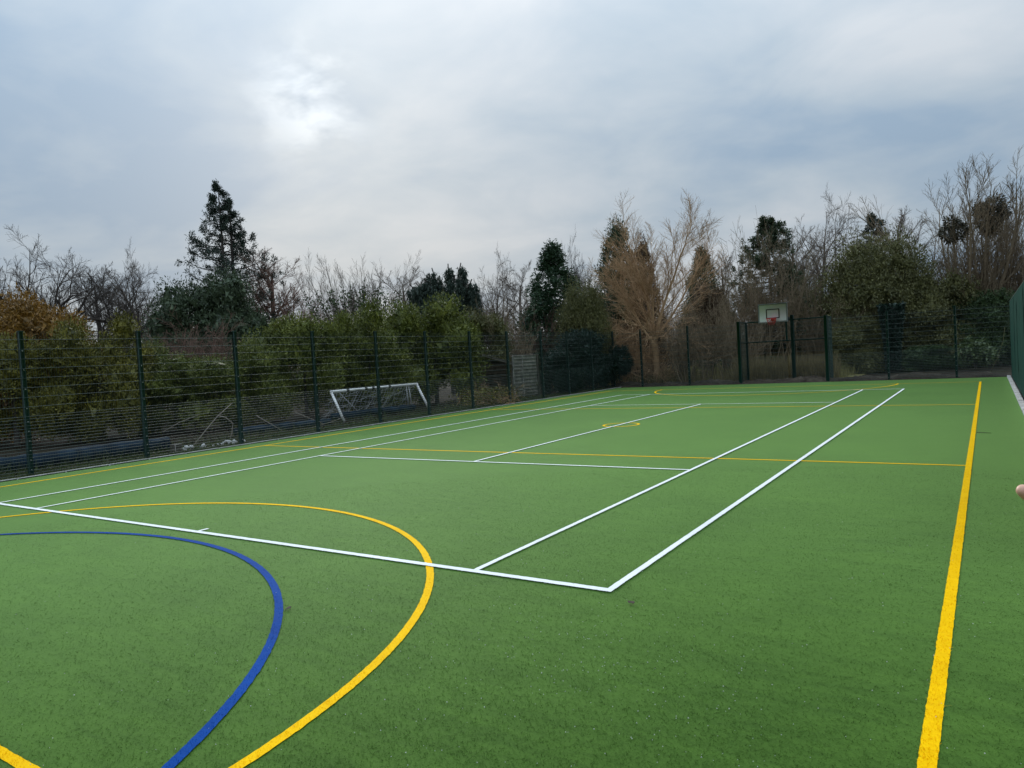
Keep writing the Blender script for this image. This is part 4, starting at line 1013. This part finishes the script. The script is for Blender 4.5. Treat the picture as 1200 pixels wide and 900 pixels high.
def conifer(name, label, u, v, D, Rb, mat, seed, nb=90, zmin=.2, p=.75, tilt=.15, droop=.35, tipup=.35, per=90, L=.26, W=.07, trunks=((0, 0),), sub=.22, group=GE, clump=14):
    r = np.random.default_rng(seed); b, Hh = stand(u, v, D)
    t = zmin + (1 - zmin) * ((np.arange(nb) + r.random(nb)) / nb); az = np.arange(nb) * 2.39996 + r.normal(size=nb) * .4
    ln = Rb * np.clip((1 - t) / (1 - zmin), .02, 1) ** p * r.uniform(.62, 1.12, nb) + .05
    d = np.stack([np.cos(az), np.sin(az), 0 * az], 1); s = np.linspace(0, 1, 7)[None, :, None]
    off = np.array([[o[0], o[1], 0] for o in trunks]); which = np.arange(nb) % len(trunks)
    t = t * (1 - .07 * which)
    o0 = b + off[which] * nrmz(RIGHT * [1, 1, 0])[None] if False else b + (off[which][:, :1] * nrmz(RIGHT * [1, 1, 0]) + off[which][:, 1:2] * nrmz(FWD * [1, 1, 0]))
    P = o0[:, None] + np.array([0, 0, 1]) * (t * Hh)[:, None, None] + d[:, None] * ln[:, None, None] * s + np.array([0, 0, 1]) * ln[:, None, None] * (tilt * s - droop * s ** 2 + tipup * s ** 3)
    R = np.linspace(1, .25, 7)[None] * (.012 + .014 * ln[:, None])
    l2 = branch(r, P, R, 7, .42, (55, 12), 5, .08, .02, .2, 1.0, .6, .008)
    allP = np.concatenate([P[:, [0, 1, 2, 3, 4, 5, 6]].reshape(-1, 7, 3)[:, 2:], l2[0]]); 
    ncl = nb * per // clump; kc = r.integers(0, len(allP), ncl); sc_ = 3.99 * r.random(ncl) ** .55
    ksel = np.repeat(kc, clump); ss = np.clip(np.repeat(sc_, clump) + r.normal(size=len(ksel)) * .45, 0, 3.99); i0 = ss.astype(int); fr = (ss - i0)[:, None]
    c = allP[ksel, i0] * (1 - fr) + allP[ksel, i0 + 1] * fr + r.normal(size=(len(ksel), 3)) * sub * .33
    ax = nrmz(allP[ksel, i0 + 1] - allP[ksel, i0]) + .55 * r.normal(size=(len(ksel), 3)) + [0, 0, .1]
    V, Q = leaf_quads(r, c, ax, L, W)
    tw = [stems(r, b + o[0] * nrmz(RIGHT * [1, 1, 0]) + o[1] * nrmz(FWD * [1, 1, 0]), [[0, 0, 1]], Hh * (.99 - .03 * k), Hh * .017, .02, 8, .006) for k, o in enumerate(trunks)]
    Vt, Qt = wood(tw, [8] * len(tw)); Vb, Qb = wood([(P, R), l2], [4, 3])
    plant(name, label, 'tree', b, [('trunk', Vt, Qt, MAT['oak']), ('branches', Vb, Qb, MAT['oak']), ('crown', V, Q, MAT[mat])], group)
conifer('conifer_tree', 'tallest dark conifer with two trunks and open layered branches on the left', 259, 216, 46, 5.3, 'f_blue', 91, 125, .20, 1.0, .22, .40, .55, 215, .18, .05, ((-.22, 0), (.26, .15)), .26)
conifer('conifer_tree', 'dark spruce behind the grey thicket beside the basketball hoop', 899, 258, 45, 3.6, 'f_dark', 92, 110, .12, .55, .05, .25, .25, 190, .20, .07)
conifer('conifer_tree', 'dark conifer tip rising above the olive green bush tree', 1023, 252, 50, 2.0, 'f_blue', 93, 60, .3, .6, .1, .3, .3, 110, .24, .08)

def weeping():
    r = np.random.default_rng(95); b, _ = stand(524, 312, 41.5); ax = nrmz(RIGHT * [1, 1, 0]); ay = nrmz(FWD * [1, 1, 0])
    heads = [(506, 314, .50), (525, 309, .22), (540, 308, .26), (497, 326, .42), (553, 327, .30), (514, 324, .5), (533, 322, .42), (519, 336, .7), (543, 332, .45), (506, 338, .7), (487, 331, .16), (493, 330, .14), (481, 334, .13), (537, 344, .7), (556, 338, .35), (500, 348, .6)]
    arms = []; pts = []; 
    for (u, v, wd) in heads:
        q, h = stand(u, v, 41.5 + r.uniform(-.6, .6)); top = np.array([q[0], q[1], h])
        t = np.linspace(0, 1, 8)[:, None]; start = b + [0, 0, h * .45]
        arms.append(start + (top - start) * t + np.array([0, 0, 1]) * .25 * np.sin(t * 3.14))
        for k in range(int(60 * wd + 5)):
            a = r.random() * 6.283; rr = wd * r.random() ** .6; z0 = h - .15 - (rr / wd) ** 1.5 * wd * 1.1 * r.uniform(.6, 1.2)
            e = top + np.array([math.cos(a) * rr, math.sin(a) * rr, 0]); z1 = max(z0 - (r.uniform(1.2, 3.4) if wd > .2 else r.uniform(.5, 1.3)), .5)
            m = int((z0 - z1) / .028); tt = r.random(m)
            pts.append(np.stack([e[0] + .06 * np.sin(tt * 4 + a) + .055 * r.normal(size=m), e[1] + .055 * r.normal(size=m), z0 + (z1 - z0) * tt], 1))
    c = np.vstack(pts); n = len(c)
    V, Q = leaf_quads(r, c, r.normal(size=(n, 3)) * .45 + [0, 0, -1], .22, .05)
    A = np.array(arms); Va, Qa = tubes(A, np.tile(np.linspace(.09, .03, 8), (len(A), 1)), 6)
    P, R = stems(r, b, [[0, 0, 1]], 4.5, .2, .12, 5, .02); Vt, Qt = tubes(P, R, 8)
    plant('weeping_conifer', 'dark weeping conifer with drooping curtains of foliage above the hedge', 'tree', b, [('trunk', Vt, Qt, MAT['oak']), ('arms', Va, Qa, MAT['oak']), ('crown', V, Q, MAT['f_blue'])], GE)
weeping()

# ivy clumps hung in the tall many stemmed tree on the right
for (u, v, D, wd, ht, sd, lb) in ((1160, 252, 40.8, 2.0, 1.9, 96, 'large dull ivy clump high in the many stemmed tree at the far right'), (1116, 268, 40.8, .95, 1.5, 97, 'smaller dull ivy clump on the left stems of the many stemmed tree')):
    r = np.random.default_rng(sd); c = look(u, v, D); C, R = lumps_ellipsoid(r, c, (wd / 2, wd / 2, ht / 2), 14, .36, .8, -1)
    V, F = leafy(r, C, R, 5200 if wd > 1 else 2600, .14, .10, -.2, 1, .7, 0, lo=.2)
    P, Rr = stems(r, c * [1, 1, 0], [[0, 0, 1]], c[2], .09, .04, 8, .03); P[0, -1] = c; Vt, Qt = tubes(P, Rr, 6)
    plant('ivy_clump', lb, 'ivy', c, [('stem', Vt, Qt, MAT['brownb']), ('leaves', V, F, MAT['f_ivyb'])], 'ivy clumps in the bare tree')

bush('evergreen_bush', 'low dark green ivy bank under the bushes right of the ivy clad trunk', 1090, 405, 38.6, 3.2, 1.2, 'f_ivy', 86, 40, .38, 18000, .10, .06, .2, .5, 'hedge', None)
# brush heap behind the fence left of the board panel
def brush():
    r = np.random.default_rng(98); b, _ = stand(572, 452, 30.6)
    P, R = stems(r, b + r.normal(size=(70, 3)) * [.5, .7, 0] + [0, 0, .05], r.normal(size=(70, 3)) * [1, 1, .4] + [0, 0, .35], r.uniform(.5, 1.3, 70), .012, .004, 6, .15)
    l1 = branch(r, P, R, 7, .5, (40, 15), 4, .15, 0, .1, 1, .6, .004)
    P[:, :, 2] = np.abs(P[:, :, 2]); l1[0][:, :, 2] = np.abs(l1[0][:, :, 2])
    V, Q = wood([(P, R), l1], [4, 3]); n = 1800
    c = b + r.normal(size=(n, 3)) * [.5, .8, 0] + np.array([0, 0, 1]) * r.random((n, 1)) * .7
    Vl, Ql = leaf_quads(r, c, r.normal(size=(n, 3)), .10, .05)
    plant('brush_heap', 'heap of tan cut branches with dull leaves left of the grey board panel', 'brush', b, [('twigs', V, Q, MAT['tan']), ('leaves', Vl, Ql, MAT['f_rust2'])])
brush()

# ------------------------------------------------------------------ ground cover
def blades(name, n, xy, hlo, hhi, wd, mat, seed, lean=.25, z=-.05):
    r = np.random.default_rng(seed); p = xy(r, n); n = len(p); h = r.uniform(hlo, hhi, n); th = r.random(n) * 6.283
    s = np.stack([np.cos(th), np.sin(th), 0 * th], 1) * wd / 2; d = np.stack([*(r.normal(size=(2, n)) * lean), np.ones(n)], 1) * h[:, None]
    b = np.stack([p[:, 0], p[:, 1], np.full(n, z)], 1)
    V = np.stack([b - s, b + s, b + d * .6 + s * .6, b + d, b + d * .6 - s * .6], 1).reshape(-1, 3)
    i = np.arange(n)[:, None] * 5
    tag(link(name, mesh_data(name, V, [i + [0, 1, 2, 4]], mat) if False else mesh_data(name, V, [i + np.array([0, 1, 2, 4]), i + np.array([4, 2, 3])], mat)), kind='stuff')
U2 = lambda x0, x1, y0, y1: (lambda r, n: np.stack([r.uniform(x0, x1, n), y0 + (y1 - y0) * r.random(n) ** 1.3], 1))
blades('meadow_grass', 18000, U2(-16, 2, 33.2, 75), .25, .7, .03, MAT['meadow'], 101)
blades('dry_grass', 3400, U2(-3.2, 1.7, 32.2, 34.6), .6, 1.55, .022, MAT['straw'], 102, .12)
blades('dry_grass', 2600, U2(-9, -2.5, 32.4, 36), .3, .9, .02, MAT['straw'], 104, .2)
blades('verge_grass', 20000, U2(-10.1, -8.54, 0, 30), .03, .13, .010, MAT['verge'], 103, .35, -.035)
def litter(name, n, xy, mat, seed):
    r = np.random.default_rng(seed); p = xy(r, n); c = np.stack([p[:, 0], p[:, 1], r.uniform(-.05, .03, n)], 1)
    V, Q = leaf_quads(r, c, r.normal(size=(n, 3)) * [1, 1, .3], .07, .045); tag(link(name, mesh_data(name, V, Q, mat)), kind='stuff')
blades('weeds', 3800, U2(-11.2, -9.35, 0, 24), .10, .40, .007, MAT['verge'], 109, .55, -.04)
litter('leaf_litter', 9000, U2(-14, -9.2, 0, 30), MAT['dead'], 105)

# low bank of dark soil along the far fence
def bank():
    r = np.random.default_rng(106); nx, ny = 150, 12
    X, Y = np.meshgrid(np.linspace(-9.2, 9.2, nx + 1), np.linspace(30.06, 32.6, ny + 1)); s = (Y - 30.06) / 2.54
    Z = -.06 + .30 * np.sin(np.clip(s * 1.5, 0, 1) * math.pi) ** .7 * (.75 + .3 * np.sin(X * 2.1) * np.sin(X * .7 + 1)) + r.normal(size=X.shape) * .03 * (s > 0) * (s < 1)
    V = np.stack([X, Y, Z], -1).reshape(-1, 3); i = np.arange(ny)[:, None] * (nx + 1) + np.arange(nx)[None]
    Q = np.stack([i, i + 1, i + nx + 2, i + nx + 1], -1).reshape(-1, 4)
    tag(link('soil_bank', mesh_data('soil_bank', V, Q, ground_mat('bank_soil', (.022, .018, .014), (.05, .040, .030), (.09, .075, .055), 1.5, 9), smooth=True)), kind='structure')
    litter('bank_litter', 7000, lambda r2, n: np.stack([r2.uniform(-9, 8.7, n), r2.uniform(30.3, 32.4, n)], 1), MAT['dead'], 107)
bank()

# far-off wood that closes the gaps between the trees
def far_wood():
    r = np.random.default_rng(108); n = 260; a = r.uniform(-1.36, .20, n); d = r.uniform(78, 120, n)
    base = np.stack([CAM[0] + np.sin(a) * d, CAM[1] + np.cos(a) * d, 0 * a], 1)
    P, R = stems(r, base, r.normal(size=(n, 3)) * [.12, .12, 0] + [0, 0, 1], r.uniform(3.5, 8.0, n), .09, .02, 5, .06)
    l1 = branch(r, P, R, 10, .45, (38, 10), 3, .1, .06, .15, 1, .5, .022)
    l2 = branch(r, *l1, 4, .55, (38, 12), 3, .1, .05, .15, 1, .6, .018)
    V, Q = wood([(P, R), l1, l2], [4, 3, 3]); tag(link('far_wood', mesh_data('far_wood', V, Q, MAT['grey'])), kind='stuff')
    n = 60; a = r.uniform(-1.36, .2, n); d = r.uniform(78, 105, n); C = np.stack([CAM[0] + np.sin(a) * d, CAM[1] + np.cos(a) * d, r.uniform(.5, 1.5, n)], 1)
    V, F = leafy(r, C, r.uniform(1.2, 2.6, n), 12000, .35, .2, .3, 1, .7, .7); tag(link('far_undergrowth', mesh_data('far_undergrowth', V, F, MAT['f_ivyb'])), kind='stuff')
far_wood()
